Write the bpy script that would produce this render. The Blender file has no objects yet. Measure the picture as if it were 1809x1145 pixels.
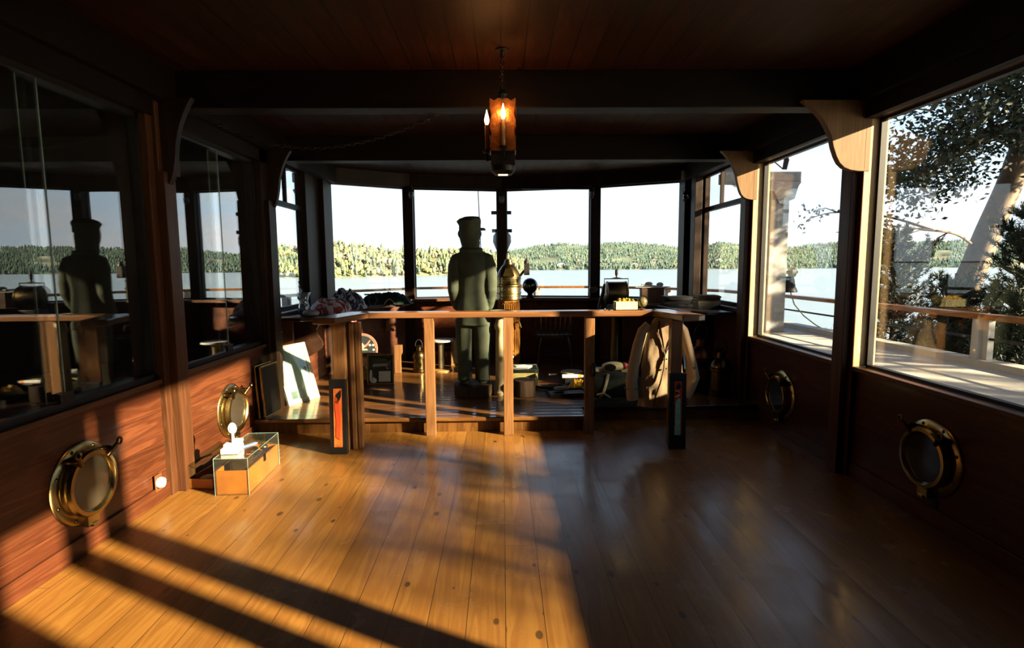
import bpy, bmesh, math, random
from mathutils import Vector, Matrix, Euler, noise
random.seed(7)
sc = bpy.context.scene
C = sc.collection
PI = math.pi
# ------------------------------------------------------------------ camera
F_PX, CXP, CYP, HEYE = 980.0, 904.5, 572.5, 1.5
pit = math.atan((CYP - 467) / F_PX)
yaw = math.atan((CXP - 888) / F_PX * math.cos(pit))
rol = math.radians(0.4)
fwd = Vector((math.sin(yaw) * math.cos(pit), math.cos(yaw) * math.cos(pit), -math.sin(pit)))
rgt = Vector((math.cos(yaw), -math.sin(yaw), 0))
upv = rgt.cross(fwd)
r2 = rgt * math.cos(rol) - upv * math.sin(rol)
u2 = rgt * math.sin(rol) + upv * math.cos(rol)
cam = bpy.data.cameras.new('camera')
cam.sensor_width = 36
cam.lens = 36 * F_PX / 1809
cam.clip_start = .05
cam.clip_end = 6000
camo = bpy.data.objects.new('camera', cam)
C.objects.link(camo)
m = Matrix((r2, u2, -fwd)).transposed().to_4x4()
m.translation = Vector((0, 0, HEYE))
camo.matrix_world = m
sc.camera = camo
# ------------------------------------------------------------------ view, world, sun
sc.view_settings.view_transform = 'Standard'
sc.view_settings.look = 'None'
sc.view_settings.exposure = 0.0
sc.view_settings.gamma = 1.0
SUN_EL = math.radians(18.0)
SUN_H = Vector((.887, -.461, 0)).normalized()
sun_dir = Vector((SUN_H.x * math.cos(SUN_EL), SUN_H.y * math.cos(SUN_EL), math.sin(SUN_EL)))
sl = bpy.data.lights.new('sun', 'SUN')
sl.energy = 58.0
sl.color = (1.0, .79, .50)
sl.angle = math.radians(.9)
so = bpy.data.objects.new('sun', sl)
C.objects.link(so)
so.rotation_euler = sun_dir.to_track_quat('Z', 'Y').to_euler()
so.location = (0, 0, 30)

W = bpy.data.worlds.new('world')
sc.world = W
W.use_nodes = True
nt = W.node_tree
nt.nodes.clear()
def N(t, **k):
    n = nt.nodes.new(t)
    for a, b in k.items():
        setattr(n, a, b)
    return n
def L(a, b): nt.links.new(a, b)
tc = N('ShaderNodeTexCoord')
sx = N('ShaderNodeSeparateXYZ'); L(tc.outputs['Generated'], sx.inputs[0])
rp = N('ShaderNodeValToRGB'); L(sx.outputs['Z'], rp.inputs[0])
el = rp.color_ramp.elements
el[0].position = 0; el[0].color = (.80, .90, 1.0, 1)
el[1].position = 1; el[1].color = (.035, .09, .22, 1)
for p, c in ((.12, (.66, .84, 1.0, 1)), (.3, (.42, .66, .95, 1)), (.5, (.14, .27, .5, 1))):
    e = el.new(p); e.color = c
mp = N('ShaderNodeMapping'); mp.inputs['Scale'].default_value = (2.2, 2.2, 7.5)
L(tc.outputs['Generated'], mp.inputs[0])
nz = N('ShaderNodeTexNoise'); nz.inputs['Scale'].default_value = 1.6; nz.inputs['Detail'].default_value = 8; nz.inputs['Roughness'].default_value = .58
L(mp.outputs[0], nz.inputs['Vector'])
cr = N('ShaderNodeValToRGB'); L(nz.outputs[0], cr.inputs[0])
cr.color_ramp.elements[0].position = .48; cr.color_ramp.elements[0].color = (0, 0, 0, 1)
cr.color_ramp.elements[1].position = .68; cr.color_ramp.elements[1].color = (.85, .85, .85, 1)
mx = N('ShaderNodeMix', data_type='RGBA'); L(cr.outputs[0], mx.inputs[0]); L(rp.outputs[0], mx.inputs[6]); mx.inputs[7].default_value = (.92, .86, .84, 1)
hi = N('ShaderNodeMath', operation='LESS_THAN'); L(sx.outputs['Z'], hi.inputs[0]); hi.inputs[1].default_value = 0.0
mx2 = N('ShaderNodeMix', data_type='RGBA'); L(hi.outputs[0], mx2.inputs[0]); L(mx.outputs[2], mx2.inputs[6]); mx2.inputs[7].default_value = (.05, .07, .09, 1)
bg = N('ShaderNodeBackground'); bg.inputs['Strength'].default_value = 1.75
L(mx2.outputs[2], bg.inputs[0])
ow = N('ShaderNodeOutputWorld'); L(bg.outputs[0], ow.inputs[0])

# ------------------------------------------------------------------ materials
MATS = {}
def newmat(name):
    global nt
    mt = bpy.data.materials.new(name); mt.use_nodes = True
    nt = mt.node_tree; nt.nodes.clear()
    b = N('ShaderNodeBsdfPrincipled'); o = N('ShaderNodeOutputMaterial'); L(b.outputs[0], o.inputs[0])
    MATS[name] = mt
    return mt, b, o
def plain(name, col, rough=.5, metal=0, nscale=12, namp=.25, bump=0, coat=0, trans=0, emit=None, es=0, spec=.22):
    mt, b, o = newmat(name)
    KA = .85 if metal else .52
    b.inputs['Roughness'].default_value = rough
    b.inputs['Metallic'].default_value = metal
    b.inputs['Coat Weight'].default_value = coat
    b.inputs['Transmission Weight'].default_value = trans
    b.inputs['Specular IOR Level'].default_value = spec
    t = N('ShaderNodeTexCoord'); n = N('ShaderNodeTexNoise'); n.inputs['Scale'].default_value = nscale; n.inputs['Detail'].default_value = 5
    L(t.outputs['Object'], n.inputs['Vector'])
    r = N('ShaderNodeValToRGB'); L(n.outputs[0], r.inputs[0])
    r.color_ramp.elements[0].position = .3; r.color_ramp.elements[1].position = .7
    r.color_ramp.elements[0].color = tuple(KA * c * (1 - namp) for c in col) + (1,)
    r.color_ramp.elements[1].color = tuple(min(1, KA * c * (1 + namp)) for c in col) + (1,)
    L(r.outputs[0], b.inputs['Base Color'])
    if bump:
        bp = N('ShaderNodeBump'); bp.inputs['Strength'].default_value = bump; bp.inputs['Distance'].default_value = .01
        L(n.outputs[0], bp.inputs['Height']); L(bp.outputs[0], b.inputs['Normal'])
    if emit:
        b.inputs['Emission Color'].default_value = emit + (1,); b.inputs['Emission Strength'].default_value = es
    return mt
def math_(op, a, b=None):
    n = N('ShaderNodeMath', operation=op)
    for i, v in enumerate((a, b)):
        if v is None: continue
        if isinstance(v, (int, float)): n.inputs[i].default_value = v
        else: L(v, n.inputs[i])
    return n.outputs[0]
def wood(name, c1, c2, w=.14, across='X', along='Y', rough=.4, knots=0, gap=.003, coat=0, var=.35, joint=0, gs=14, coatr=.15, scr=0, spec=.12):
    mt, b, o = newmat(name)
    c1 = tuple(x * .5 for x in c1); c2 = tuple(x * .5 for x in c2)
    b.inputs['Specular IOR Level'].default_value = spec
    t = N('ShaderNodeTexCoord'); s = N('ShaderNodeSeparateXYZ'); L(t.outputs['Object'], s.inputs[0])
    U, A = s.outputs[across], s.outputs[along]
    O = s.outputs[[k for k in 'XYZ' if k not in (across, along)][0]]
    u = math_('DIVIDE', U, w); idx = math_('FLOOR', u); fr = math_('SUBTRACT', u, idx)
    wn = N('ShaderNodeTexWhiteNoise', noise_dimensions='1D'); L(idx, wn.inputs['W'])
    off = math_('MULTIPLY', wn.outputs[0], 37.0)
    cb = N('ShaderNodeCombineXYZ')
    L(math_('MULTIPLY', U, gs), cb.inputs[0]); L(math_('ADD', math_('MULTIPLY', A, 1.1), off), cb.inputs[1]); L(math_('MULTIPLY', O, gs), cb.inputs[2])
    n = N('ShaderNodeTexNoise'); n.inputs['Scale'].default_value = 1.0; n.inputs['Detail'].default_value = 6; n.inputs['Distortion'].default_value = .8
    L(cb.outputs[0], n.inputs['Vector'])
    wv = N('ShaderNodeMath', operation='SINE'); L(math_('MULTIPLY', n.outputs[0], 34.0), wv.inputs[0])
    gsum = math_('ADD', math_('MULTIPLY', wv.outputs[0], .16), math_('MULTIPLY', n.outputs[0], .9))
    r = N('ShaderNodeValToRGB'); L(gsum, r.inputs[0])
    r.color_ramp.elements[0].position = .25; r.color_ramp.elements[1].position = .72
    r.color_ramp.elements[0].color = c2 + (1,); r.color_ramp.elements[1].color = c1 + (1,)
    hv = N('ShaderNodeHueSaturation'); L(r.outputs[0], hv.inputs['Color'])
    wl = wn.outputs[0]
    if joint:
        jv = math_('ADD', math_('DIVIDE', A, joint), math_('MULTIPLY', wn.outputs[0], 5.0)); ji = math_('FLOOR', jv)
        w2 = N('ShaderNodeTexWhiteNoise', noise_dimensions='2D'); cj = N('ShaderNodeCombineXYZ'); L(idx, cj.inputs[0]); L(ji, cj.inputs[1]); L(cj.outputs[0], w2.inputs['Vector'])
        wl = w2.outputs[0]
    L(math_('ADD', math_('MULTIPLY', wl, var), 1 - var / 2), hv.inputs['Value'])
    col = hv.outputs[0]
    def mixdark(col, mask, c):
        k = N('ShaderNodeMix', data_type='RGBA'); L(mask, k.inputs[0]); L(col, k.inputs[6]); k.inputs[7].default_value = c + (1,)
        return k.outputs[2]
    if knots:
        v = N('ShaderNodeTexVoronoi', feature='F1', voronoi_dimensions='2D'); v.inputs['Scale'].default_value = 1
        c3 = N('ShaderNodeCombineXYZ'); L(math_('MULTIPLY', U, 5.2), c3.inputs[0]); L(math_('ADD', math_('MULTIPLY', A, 3.0), off), c3.inputs[1]); L(c3.outputs[0], v.inputs['Vector'])
        wk = N('ShaderNodeSeparateColor'); L(v.outputs['Color'], wk.inputs[0])
        rad = math_('MULTIPLY', math_('GREATER_THAN', wk.outputs[0], 1 - knots), math_('ADD', math_('MULTIPLY', wk.outputs[1], .07), .035))
        msk = N('ShaderNodeMapRange', interpolation_type='SMOOTHSTEP'); L(math_('SUBTRACT', rad, v.outputs['Distance']), msk.inputs[0])
        msk.inputs[1].default_value = 0; msk.inputs[2].default_value = .03; msk.inputs[3].default_value = 0; msk.inputs[4].default_value = .85
        col = mixdark(col, msk.outputs[0], tuple(x * .16 for x in c1))
    gm = math_('LESS_THAN', fr, gap / w)
    if joint:
        gm = math_('MAXIMUM', gm, math_('LESS_THAN', math_('SUBTRACT', jv, ji), .0025 / joint))
    if gap > 0:
        col = mixdark(col, gm, tuple(x * .08 for x in c1))
        bp = N('ShaderNodeBump'); bp.inputs['Strength'].default_value = .5; bp.inputs['Distance'].default_value = .004
        cup = math_('MULTIPLY', math_('SINE', math_('MULTIPLY', fr, PI)), .35)
        L(math_('ADD', math_('SUBTRACT', math_('MULTIPLY', n.outputs[0], .5), math_('MULTIPLY', gm, 1.0)), cup), bp.inputs['Height'])
        L(bp.outputs[0], b.inputs['Normal'])
        if coat: L(bp.outputs[0], b.inputs['Coat Normal'])
    L(col, b.inputs['Base Color'])
    b.inputs['Roughness'].default_value = rough
    b.inputs['Coat Weight'].default_value = coat
    b.inputs['Coat Roughness'].default_value = coatr
    if scr:
        n2 = N('ShaderNodeTexNoise'); n2.inputs['Scale'].default_value = 3; n2.inputs['Detail'].default_value = 8
        L(t.outputs['Object'], n2.inputs['Vector'])
        mr = N('ShaderNodeMapRange'); L(n2.outputs[0], mr.inputs[0]); mr.inputs[1].default_value = .35; mr.inputs[2].default_value = .65; mr.inputs[3].default_value = coatr * .7; mr.inputs[4].default_value = coatr * 1.5
        L(mr.outputs[0], b.inputs['Coat Roughness'])
    return mt
def glassmat(name, tint=(.97, .98, .97), mul=1.0, haze=.004):
    mt, b, o = newmat(name)
    nt.nodes.remove(b)
    lw = N('ShaderNodeLayerWeight'); lw.inputs[0].default_value = .5
    f = math_('ADD', math_('MULTIPLY', math_('POWER', lw.outputs['Facing'], 5.0), .96), .04)
    f = math_('MINIMUM', math_('MULTIPLY', f, mul), 1.0)
    tr = N('ShaderNodeBsdfTransparent'); tr.inputs[0].default_value = tint + (1,)
    df = N('ShaderNodeBsdfDiffuse'); df.inputs[0].default_value = (.8, .8, .8, 1)
    m0 = N('ShaderNodeMixShader'); m0.inputs[0].default_value = haze; L(tr.outputs[0], m0.inputs[1]); L(df.outputs[0], m0.inputs[2])
    gl = N('ShaderNodeBsdfGlossy'); gl.inputs['Roughness'].default_value = 0.0; gl.inputs[0].default_value = (1, 1, 1, 1)
    ms = N('ShaderNodeMixShader'); L(f, ms.inputs[0]); L(m0.outputs[0], ms.inputs[1]); L(gl.outputs[0], ms.inputs[2]); L(ms.outputs[0], o.inputs[0])
    return mt

M_FLOOR = wood('pine_floor', (.32, .15, .028), (.24, .098, .016), w=.165, rough=.45, spec=.3, knots=.42, coat=.55, joint=2.6, gap=.003, coatr=.2, scr=1, var=.3)
M_PLAT = wood('platform_boards', (.20, .088, .022), (.12, .046, .012), w=.11, across='Y', along='X', rough=.4, knots=.1, coat=.8, gap=.003, coatr=.1)
M_CEIL = wood('ceiling_boards', (.055, .016, .0045), (.030, .008, .0024), w=.145, rough=.55, knots=.45, gap=.006, var=.3)
M_WALL = wood('cedar_panel_boards', (.105, .033, .013), (.055, .015, .006), w=.19, across='Z', along='Y', rough=.38, gap=.002, var=.35, coat=.15)
M_WALLF = wood('cedar_panel_front', (.13, .038, .014), (.075, .02, .007), w=.19, across='Z', along='X', rough=.38, gap=.002, var=.3)
M_BEAM = wood('dark_beam', (.012, .006, .004), (.006, .003, .002), w=3, across='Z', along='X', rough=.6, gap=0, var=.1)
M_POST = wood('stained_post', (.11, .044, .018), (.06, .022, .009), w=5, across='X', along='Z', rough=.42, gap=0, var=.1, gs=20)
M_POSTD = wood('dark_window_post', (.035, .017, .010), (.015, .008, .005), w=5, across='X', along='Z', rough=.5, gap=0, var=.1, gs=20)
M_SILL = wood('window_sill_wood', (.17, .075, .03), (.10, .04, .015), w=5, across='X', along='Y', rough=.4, gap=0, var=.1, gs=20)
M_FIR = wood('fir_rail', (.30, .15, .06), (.19, .085, .032), w=5, across='X', along='Z', rough=.38, gap=0, var=.1, gs=22, coat=.3)
M_FIRH = wood('fir_rail_cap', (.26, .12, .048), (.17, .07, .027), w=5, across='Y', along='X', rough=.35, gap=0, var=.1, gs=22, coat=.4)
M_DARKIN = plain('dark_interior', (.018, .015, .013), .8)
M_GLASS = glassmat('window_glass', haze=.001)
M_GLASSL = glassmat('sliding_pane_glass', mul=2.6, haze=.001)
M_GLASSC = glassmat('case_glass', tint=(.9, .97, .93), mul=1.0, haze=.004)
M_BRASS = plain('aged_brass', (.34, .25, .10), .26, 1, 9, .3, .1)
M_BRASSD = plain('dark_brass', (.08, .055, .024), .32, 1, 9, .35, .15)
M_DCOP = plain('dark_copper', (.13, .055, .03), .4, 1, 9, .4)
M_COPPER = plain('copper', (.50, .20, .09), .3, 1, 9, .3)
M_IRON = plain('blackened_iron', (.022, .02, .019), .5, .6)
M_BLACK = plain('black_paint', (.007, .0065, .007), .45)
M_RUBBER = plain('black_gasket', (.012, .012, .013), .45)
M_WHITE = plain('white_paint', (.5, .5, .48), .5, nscale=3, namp=.08)
M_WHITEW = plain('weathered_white_paint', (.36, .37, .38), .6, nscale=14, namp=.15)
M_DECK = plain('white_deck_paint', (.58, .57, .52), .6, nscale=2, namp=.08)
M_PORTG = plain('porthole_mirror_glass', (.035, .028, .018), .10, 0, 3, .2, spec=.5)
M_STAT = plain('weathered_carved_wood', (.062, .078, .050), .8, nscale=7, namp=.35, bump=.35)
M_LOG = wood('log_slab', (.10, .06, .035), (.045, .026, .015), w=5, across='X', along='Z', rough=.7, gap=0, gs=30)
M_PALEW = plain('pale_turned_wood', (.46, .38, .22), .5, nscale=9, namp=.25)
M_CREAM = plain('cream_paint', (.74, .66, .38), .5, namp=.06)
M_PAPER = plain('white_paper', (.82, .82, .80), .7, namp=.06)
M_GREENG = plain('green_float_glass', (.006, .028, .01), .04, 0, 6, .6, coat=1)
M_SUNW = plain('varnished_orange_box', (.46, .115, .012), .35, nscale=6, namp=.3, coat=.3)
M_GOLD = plain('gilt_edge', (.62, .42, .12), .2, 1, namp=.1)
M_DKWOOD = plain('dark_furniture_wood', (.035, .016, .009), .35, nscale=10, namp=.35, coat=.3)

# ------------------------------------------------------------------ mesh helpers
class P:
    def __init__(s): s.b = bmesh.new()
    def _xf(s, vs, mt):
        if mt is not None: bmesh.ops.transform(s.b, matrix=mt, verts=vs)
    def box(s, a, c, rz=0, mt=None):
        x0, y0, z0 = a; x1, y1, z1 = c
        vs = [s.b.verts.new(p) for p in ((x0, y0, z0), (x1, y0, z0), (x1, y1, z0), (x0, y1, z0), (x0, y0, z1), (x1, y0, z1), (x1, y1, z1), (x0, y1, z1))]
        for f in ((0, 3, 2, 1), (4, 5, 6, 7), (0, 1, 5, 4), (1, 2, 6, 5), (2, 3, 7, 6), (3, 0, 4, 7)): s.b.faces.new([vs[i] for i in f])
        if rz:
            c0 = Vector(((x0 + x1) / 2, (y0 + y1) / 2, 0))
            s._xf(vs, Matrix.Translation(c0) @ Matrix.Rotation(rz, 4, 'Z') @ Matrix.Translation(-c0))
        s._xf(vs, mt)
        return s
    def beam(s, p, q, w, h, up=(0, 0, 1)):
        "box along p->q, width w (sideways), height h (up), centred"
        p, q = Vector(p), Vector(q); d = (q - p); ln = d.length; d.normalize()
        sd = d.cross(Vector(up)).normalized(); u = sd.cross(d)
        mt = Matrix((d, sd, u)).transposed().to_4x4(); mt.translation = p
        return s.box((0, -w / 2, -h / 2), (ln, w / 2, h / 2), mt=mt)
    def prism(s, pts, h, mt=None, z0=0):
        lo = [s.b.verts.new((x, y, z0)) for x, y in pts]; hi = [s.b.verts.new((x, y, z0 + h)) for x, y in pts]
        n = len(pts)
        s.b.faces.new(lo[::-1]); s.b.faces.new(hi)
        for i in range(n): s.b.faces.new((lo[i], lo[(i + 1) % n], hi[(i + 1) % n], hi[i]))
        s._xf(lo + hi, mt)
        return s
    def rings(s, rs, caps=True, close=False):
        rows = [[s.b.verts.new(p) for p in r] for r in rs]
        n = len(rows[0])
        R = len(rows)
        for i in range(R if close else R - 1):
            a, c = rows[i], rows[(i + 1) % R]
            for j in range(n): s.b.faces.new((a[j], a[(j + 1) % n], c[(j + 1) % n], c[j]))
        if caps and not close:
            s.b.faces.new(rows[0][::-1]); s.b.faces.new(rows[-1])
        return s
    def lathe(s, prof, c=(0, 0, 0), seg=28, axis='Z', sxy=(1, 1), ph=0):
        rs = []
        for r, z in prof:
            r = max(r, .0004); row = []
            for k in range(seg):
                a = 2 * PI * k / seg + ph; x, y = r * math.cos(a) * sxy[0], r * math.sin(a) * sxy[1]
                v = (x, y, z) if axis == 'Z' else ((z, x, y) if axis == 'X' else (y, z, x))
                row.append((v[0] + c[0], v[1] + c[1], v[2] + c[2]))
            rs.append(row)
        return s.rings(rs)
    def tube(s, pts, r, seg=10, caps=True, close=False, flat=(1, 1)):
        pts = [Vector(p) for p in pts]; n = len(pts)
        rr = r if isinstance(r, (list, tuple)) else [r] * n
        rs = []; u = None
        for i in range(n):
            if close: d = pts[(i + 1) % n] - pts[i - 1]
            else: d = pts[min(i + 1, n - 1)] - pts[max(i - 1, 0)]
            d.normalize()
            if u is None: u = d.cross(Vector((.123, .31, .94)) if abs(d.z) < .9 else Vector((0, 1, .1))).normalized()
            else: u = (u - d * u.dot(d)).normalized()
            v = d.cross(u)
            rs.append([pts[i] + (u * math.cos(2 * PI * k / seg) * flat[0] + v * math.sin(2 * PI * k / seg) * flat[1]) * rr[i] for k in range(seg)])
        return s.rings(rs, caps, close)
    def ball(s, c, r, seg=20, rin=12):
        if not isinstance(r, (tuple, list)): r = (r, r, r)
        rs = []
        for i in range(rin + 1):
            t = PI * i / rin; q = max(math.sin(t), .004)
            rs.append([(c[0] + r[0] * q * math.cos(2 * PI * k / seg), c[1] + r[1] * q * math.sin(2 * PI * k / seg), c[2] - r[2] * math.cos(t)) for k in range(seg)])
        return s.rings(rs)
    def torus(s, c, R, r, axis='Z', seg=28, n=8):
        pts = []
        for k in range(seg):
            a = 2 * PI * k / seg; x, y = R * math.cos(a), R * math.sin(a)
            v = (x, y, 0) if axis == 'Z' else ((0, x, y) if axis == 'X' else (x, 0, y))
            pts.append((v[0] + c[0], v[1] + c[1], v[2] + c[2]))
        return s.tube(pts, r, n, close=True)
    def build(s, name, mat, parent=None, loc=(0, 0, 0), rot=(0, 0, 0), bevel=0, smooth=False, sub=0):
        bmesh.ops.recalc_face_normals(s.b, faces=s.b.faces)
        me = bpy.data.meshes.new(name)
        if smooth:
            for f in s.b.faces: f.smooth = True
        s.b.to_mesh(me); s.b.free()
        me.materials.append(mat)
        o = bpy.data.objects.new(name, me); C.objects.link(o)
        o.location = loc; o.rotation_euler = rot
        if parent: o.parent = parent
        if bevel:
            bv = o.modifiers.new('bevel', 'BEVEL'); bv.width = bevel; bv.segments = 2; bv.limit_method = 'ANGLE'
        if sub:
            sd = o.modifiers.new('sub', 'SUBSURF'); sd.levels = sub; sd.render_levels = sub
        if smooth and hasattr(me, 'set_sharp_from_angle'): me.set_sharp_from_angle(angle=math.radians(42))
        return o
def thing(name, label, cat, loc=(0, 0, 0), rz=0, group=None, rot=None):
    o = bpy.data.objects.new(name, None); C.objects.link(o)
    o.empty_display_size = .1
    o.location = loc; o.rotation_euler = rot or (0, 0, rz)
    o['label'] = label; o['category'] = cat
    if group: o['group'] = group
    return o
def tag(o, label, cat, group=None, kind=None):
    o['label'] = label; o['category'] = cat
    if group: o['group'] = group
    if kind: o['kind'] = kind
    return o
def struct(o, label=None, cat=None):
    o['kind'] = 'structure'
    if label: o['label'] = label; o['category'] = cat or o.name.split('_')[0]
    return o
def dup(o, label=None, loc=None, rot=None, group=None, scale=None):
    def cp(a, par):
        c = a.copy(); C.objects.link(c)
        if par: c.parent = par
        for ch in KIDS.get(a.name, [x for x in bpy.data.objects if x.parent == a]): cp(ch, c)
        return c
    r = cp(o, None)
    if label: r['label'] = label
    if loc is not None: r.location = loc
    if rot is not None: r.rotation_euler = rot
    if group: r['group'] = group
    if scale: r.scale = scale
    return r
KIDS = {}

XL, XR = -2.22, 2.45         # inner faces of the long walls
ZS, ZH, ZB, ZC = .78, 2.44, 2.53, 2.77
# ------------------------------------------------------------------ shell
struct(P().box((-2.6, -3, -.15), (2.8, 8.6, 0)).build('floor', M_FLOOR), 'wide varnished pine floorboards running toward the bow windows', 'floor')
struct(P().box((-3.4, -3, ZC), (2.75, 5.5, ZC + .15)).box((-2.6, 5.5, ZC), (2.75, 8.7, ZC + .15)).build('ceiling', M_CEIL), 'knotty dark wood board ceiling above the room', 'ceiling')
struct(P().box((-3.4, -3.15, -.15), (2.8, -3, ZC + .15)).build('wall_back', M_WALL), 'rear wall behind the viewer', 'wall')
# left wall: panel below the dark sliding windows, solid part behind the viewer
p = P()
p.box((XL - .14, -3, 0), (XL, .5, ZC)); p.box((XL - .14, .5, 0), (XL, 5.3, ZS)); p.box((XL - .14, 5.3, 0), (XL, 7.35, 1.0))
p.box((XL - .14, .5, ZH), (XL, 5.3, ZC)); p.box((XL - .14, 5.3, 2.58), (XL, 7.35, ZC))
struct(p.build('wall_left', M_WALL), 'reddish cedar board wall on the left under dark glass', 'wall')
# right wall
p = P()
p.box((XR, -3, 0), (XR + .10, -.12, ZC)); p.box((XR, -.12, 2.04), (XR + .10, .46, ZC)); p.box((XR, -.6, 0), (XR + .10, 5.6, ZS - .03)); p.box((XR, 5.6, 0), (XR + .10, 7.35, 1.0))
p.box((XR, -1.3, ZH), (XR + .10, 5.6, ZC)); p.box((XR, 5.6, 2.58), (XR + .10, 7.35, ZC))
struct(p.build('wall_right', M_WALL), 'cedar board wall on the right, in shade under the big windows', 'wall')
# bow wall
BOW = [(-2.36, 7.35), (-1.32, 7.98), (0.0, 8.25), (1.32, 7.95), (2.52, 7.35)]
p = P()
for (a, b_) in zip(BOW[:-1], BOW[1:]):
    p.beam((a[0], a[1] + .07, .5), (b_[0], b_[1] + .07, .5), .12, 1.0)
struct(p.build('wall_bow', M_WALLF), 'low cedar panelling under the bow windows', 'wall')
p = P()
for (a, b_) in zip(BOW[:-1], BOW[1:]):
    p.beam((a[0], a[1] + .05, 2.72), (b_[0], b_[1] + .05, 2.72), .16, .28)
struct(p.build('trim_1', M_POSTD), 'dark header board over the bow windows', 'trim')
p = P()
for (a, b_) in zip(BOW[:-1], BOW[1:]):
    p.beam((a[0], a[1] - .05, 1.0), (b_[0], b_[1] - .05, 1.0), .22, .035)
struct(p.build('trim_2', M_SILL), 'narrow wooden ledge under the bow windows', 'trim')
# ceiling beams
for i, (y, w) in enumerate(((3.8, .16), (5.65, .16))):
    struct(P().box((XL, y, ZB), (XR, y + w, ZC)).build('trim_%d' % (3 + i), M_BEAM, bevel=.006),
           ('dark ceiling beam nearer the viewer, behind the candle lamp', 'dark ceiling beam nearer the bow windows')[i], 'beam')
# side plates at ceiling
struct(P().box((XL, -3, ZB + .02), (XL + .10, 7.3, ZC)).box((XL, -3, ZH), (XL + .05, 5.3, ZB + .02)).build('trim_5', M_BEAM), 'dark wall plate along the top of the left wall', 'trim')
struct(P().box((XR - .10, -3, ZB + .02), (XR, 7.3, ZC)).box((XR - .05, -1.3, ZH), (XR, 5.6, ZB + .02)).build('trim_6', M_BEAM), 'dark wall plate along the top of the right wall', 'trim')
# posts against the walls
tn = 7
def trim(o, label, cat='post'):
    global tn
    o.name = 'trim_%d' % tn; tn += 1
    return struct(o, label, cat)
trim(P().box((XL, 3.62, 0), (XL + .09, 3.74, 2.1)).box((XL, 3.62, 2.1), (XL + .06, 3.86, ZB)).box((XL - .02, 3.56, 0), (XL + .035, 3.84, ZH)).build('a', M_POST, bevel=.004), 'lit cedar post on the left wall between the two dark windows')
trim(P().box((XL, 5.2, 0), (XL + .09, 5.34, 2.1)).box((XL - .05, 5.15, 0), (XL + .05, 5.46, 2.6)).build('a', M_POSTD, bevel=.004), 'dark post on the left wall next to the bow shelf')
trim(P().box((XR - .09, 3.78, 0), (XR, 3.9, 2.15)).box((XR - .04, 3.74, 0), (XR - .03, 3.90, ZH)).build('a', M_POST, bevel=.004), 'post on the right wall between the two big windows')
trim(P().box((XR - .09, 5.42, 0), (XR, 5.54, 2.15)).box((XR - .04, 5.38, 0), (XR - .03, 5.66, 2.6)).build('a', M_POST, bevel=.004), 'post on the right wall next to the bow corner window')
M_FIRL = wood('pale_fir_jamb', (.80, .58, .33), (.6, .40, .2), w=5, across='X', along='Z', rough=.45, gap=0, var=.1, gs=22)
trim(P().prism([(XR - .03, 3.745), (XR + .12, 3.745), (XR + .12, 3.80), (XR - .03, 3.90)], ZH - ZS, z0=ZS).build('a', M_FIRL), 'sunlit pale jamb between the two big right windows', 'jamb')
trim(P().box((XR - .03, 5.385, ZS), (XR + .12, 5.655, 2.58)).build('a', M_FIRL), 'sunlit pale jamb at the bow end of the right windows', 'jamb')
trim(P().box((XR + .08, .49, ZS), (XR + .12, .68, ZH)).build('a', M_POST), 'wide post of the right wall beside the viewer')
trim(P().box((XR + .08, .22, ZS), (XR + .12, .38, ZH)).build('a', M_POST), 'narrower post of the right wall beside the viewer')
# corner posts + bow posts
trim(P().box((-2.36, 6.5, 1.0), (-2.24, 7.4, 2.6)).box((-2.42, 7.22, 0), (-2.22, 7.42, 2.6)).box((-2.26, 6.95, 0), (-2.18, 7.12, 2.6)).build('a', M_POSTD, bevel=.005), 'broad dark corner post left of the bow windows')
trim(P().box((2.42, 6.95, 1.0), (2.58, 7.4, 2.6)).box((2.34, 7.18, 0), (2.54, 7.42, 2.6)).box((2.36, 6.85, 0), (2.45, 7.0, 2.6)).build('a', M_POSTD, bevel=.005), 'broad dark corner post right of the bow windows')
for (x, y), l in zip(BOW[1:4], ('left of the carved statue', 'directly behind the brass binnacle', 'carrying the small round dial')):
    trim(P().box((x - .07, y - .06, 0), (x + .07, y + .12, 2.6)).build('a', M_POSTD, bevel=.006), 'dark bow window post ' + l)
# sills of long windows
trim(P().box((XR - .035, -.12, ZS - .03), (XR + .10, 3.74, ZS)).build('a', M_SILL, bevel=.004), 'sunlit sill of the nearer right window', 'window sill')
trim(P().box((XR - .035, 3.90, ZS - .03), (XR + .10, 5.38, ZS)).build('a', M_SILL, bevel=.004), 'sill of the farther right window', 'window sill')
trim(P().box((XR - .03, 5.66, 1.0), (XR + .10, 6.95, 1.03)).build('a', M_SILL), 'sill of the small bow window on the right', 'window sill')
trim(P().box((XL - .14, 5.46, 1.0), (XL + .03, 6.5, 1.03)).build('a', M_SILL), 'sill of the small bow window on the left', 'window sill')
trim(P().box((XL - .02, .5, ZS - .03), (XL + .02, 3.56, ZS)).build('a', M_SILL, bevel=.003), 'ledge under the nearer dark left window', 'window sill')
trim(P().box((XL - .02, 3.84, ZS - .03), (XL + .02, 5.15, ZS)).build('a', M_SILL, bevel=.003), 'ledge under the farther dark left window', 'window sill')
struct(P().box((XL, -3, 0), (XL + .018, 4.85, .10)).build('baseboard_left', M_WALL, bevel=.003), 'low baseboard along the left wall', 'baseboard')
struct(P().box((XR - .018, -3, 0), (XR, 5.2, .10)).build('baseboard_right', M_WALL, bevel=.003), 'low baseboard along the right wall', 'baseboard')
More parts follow.
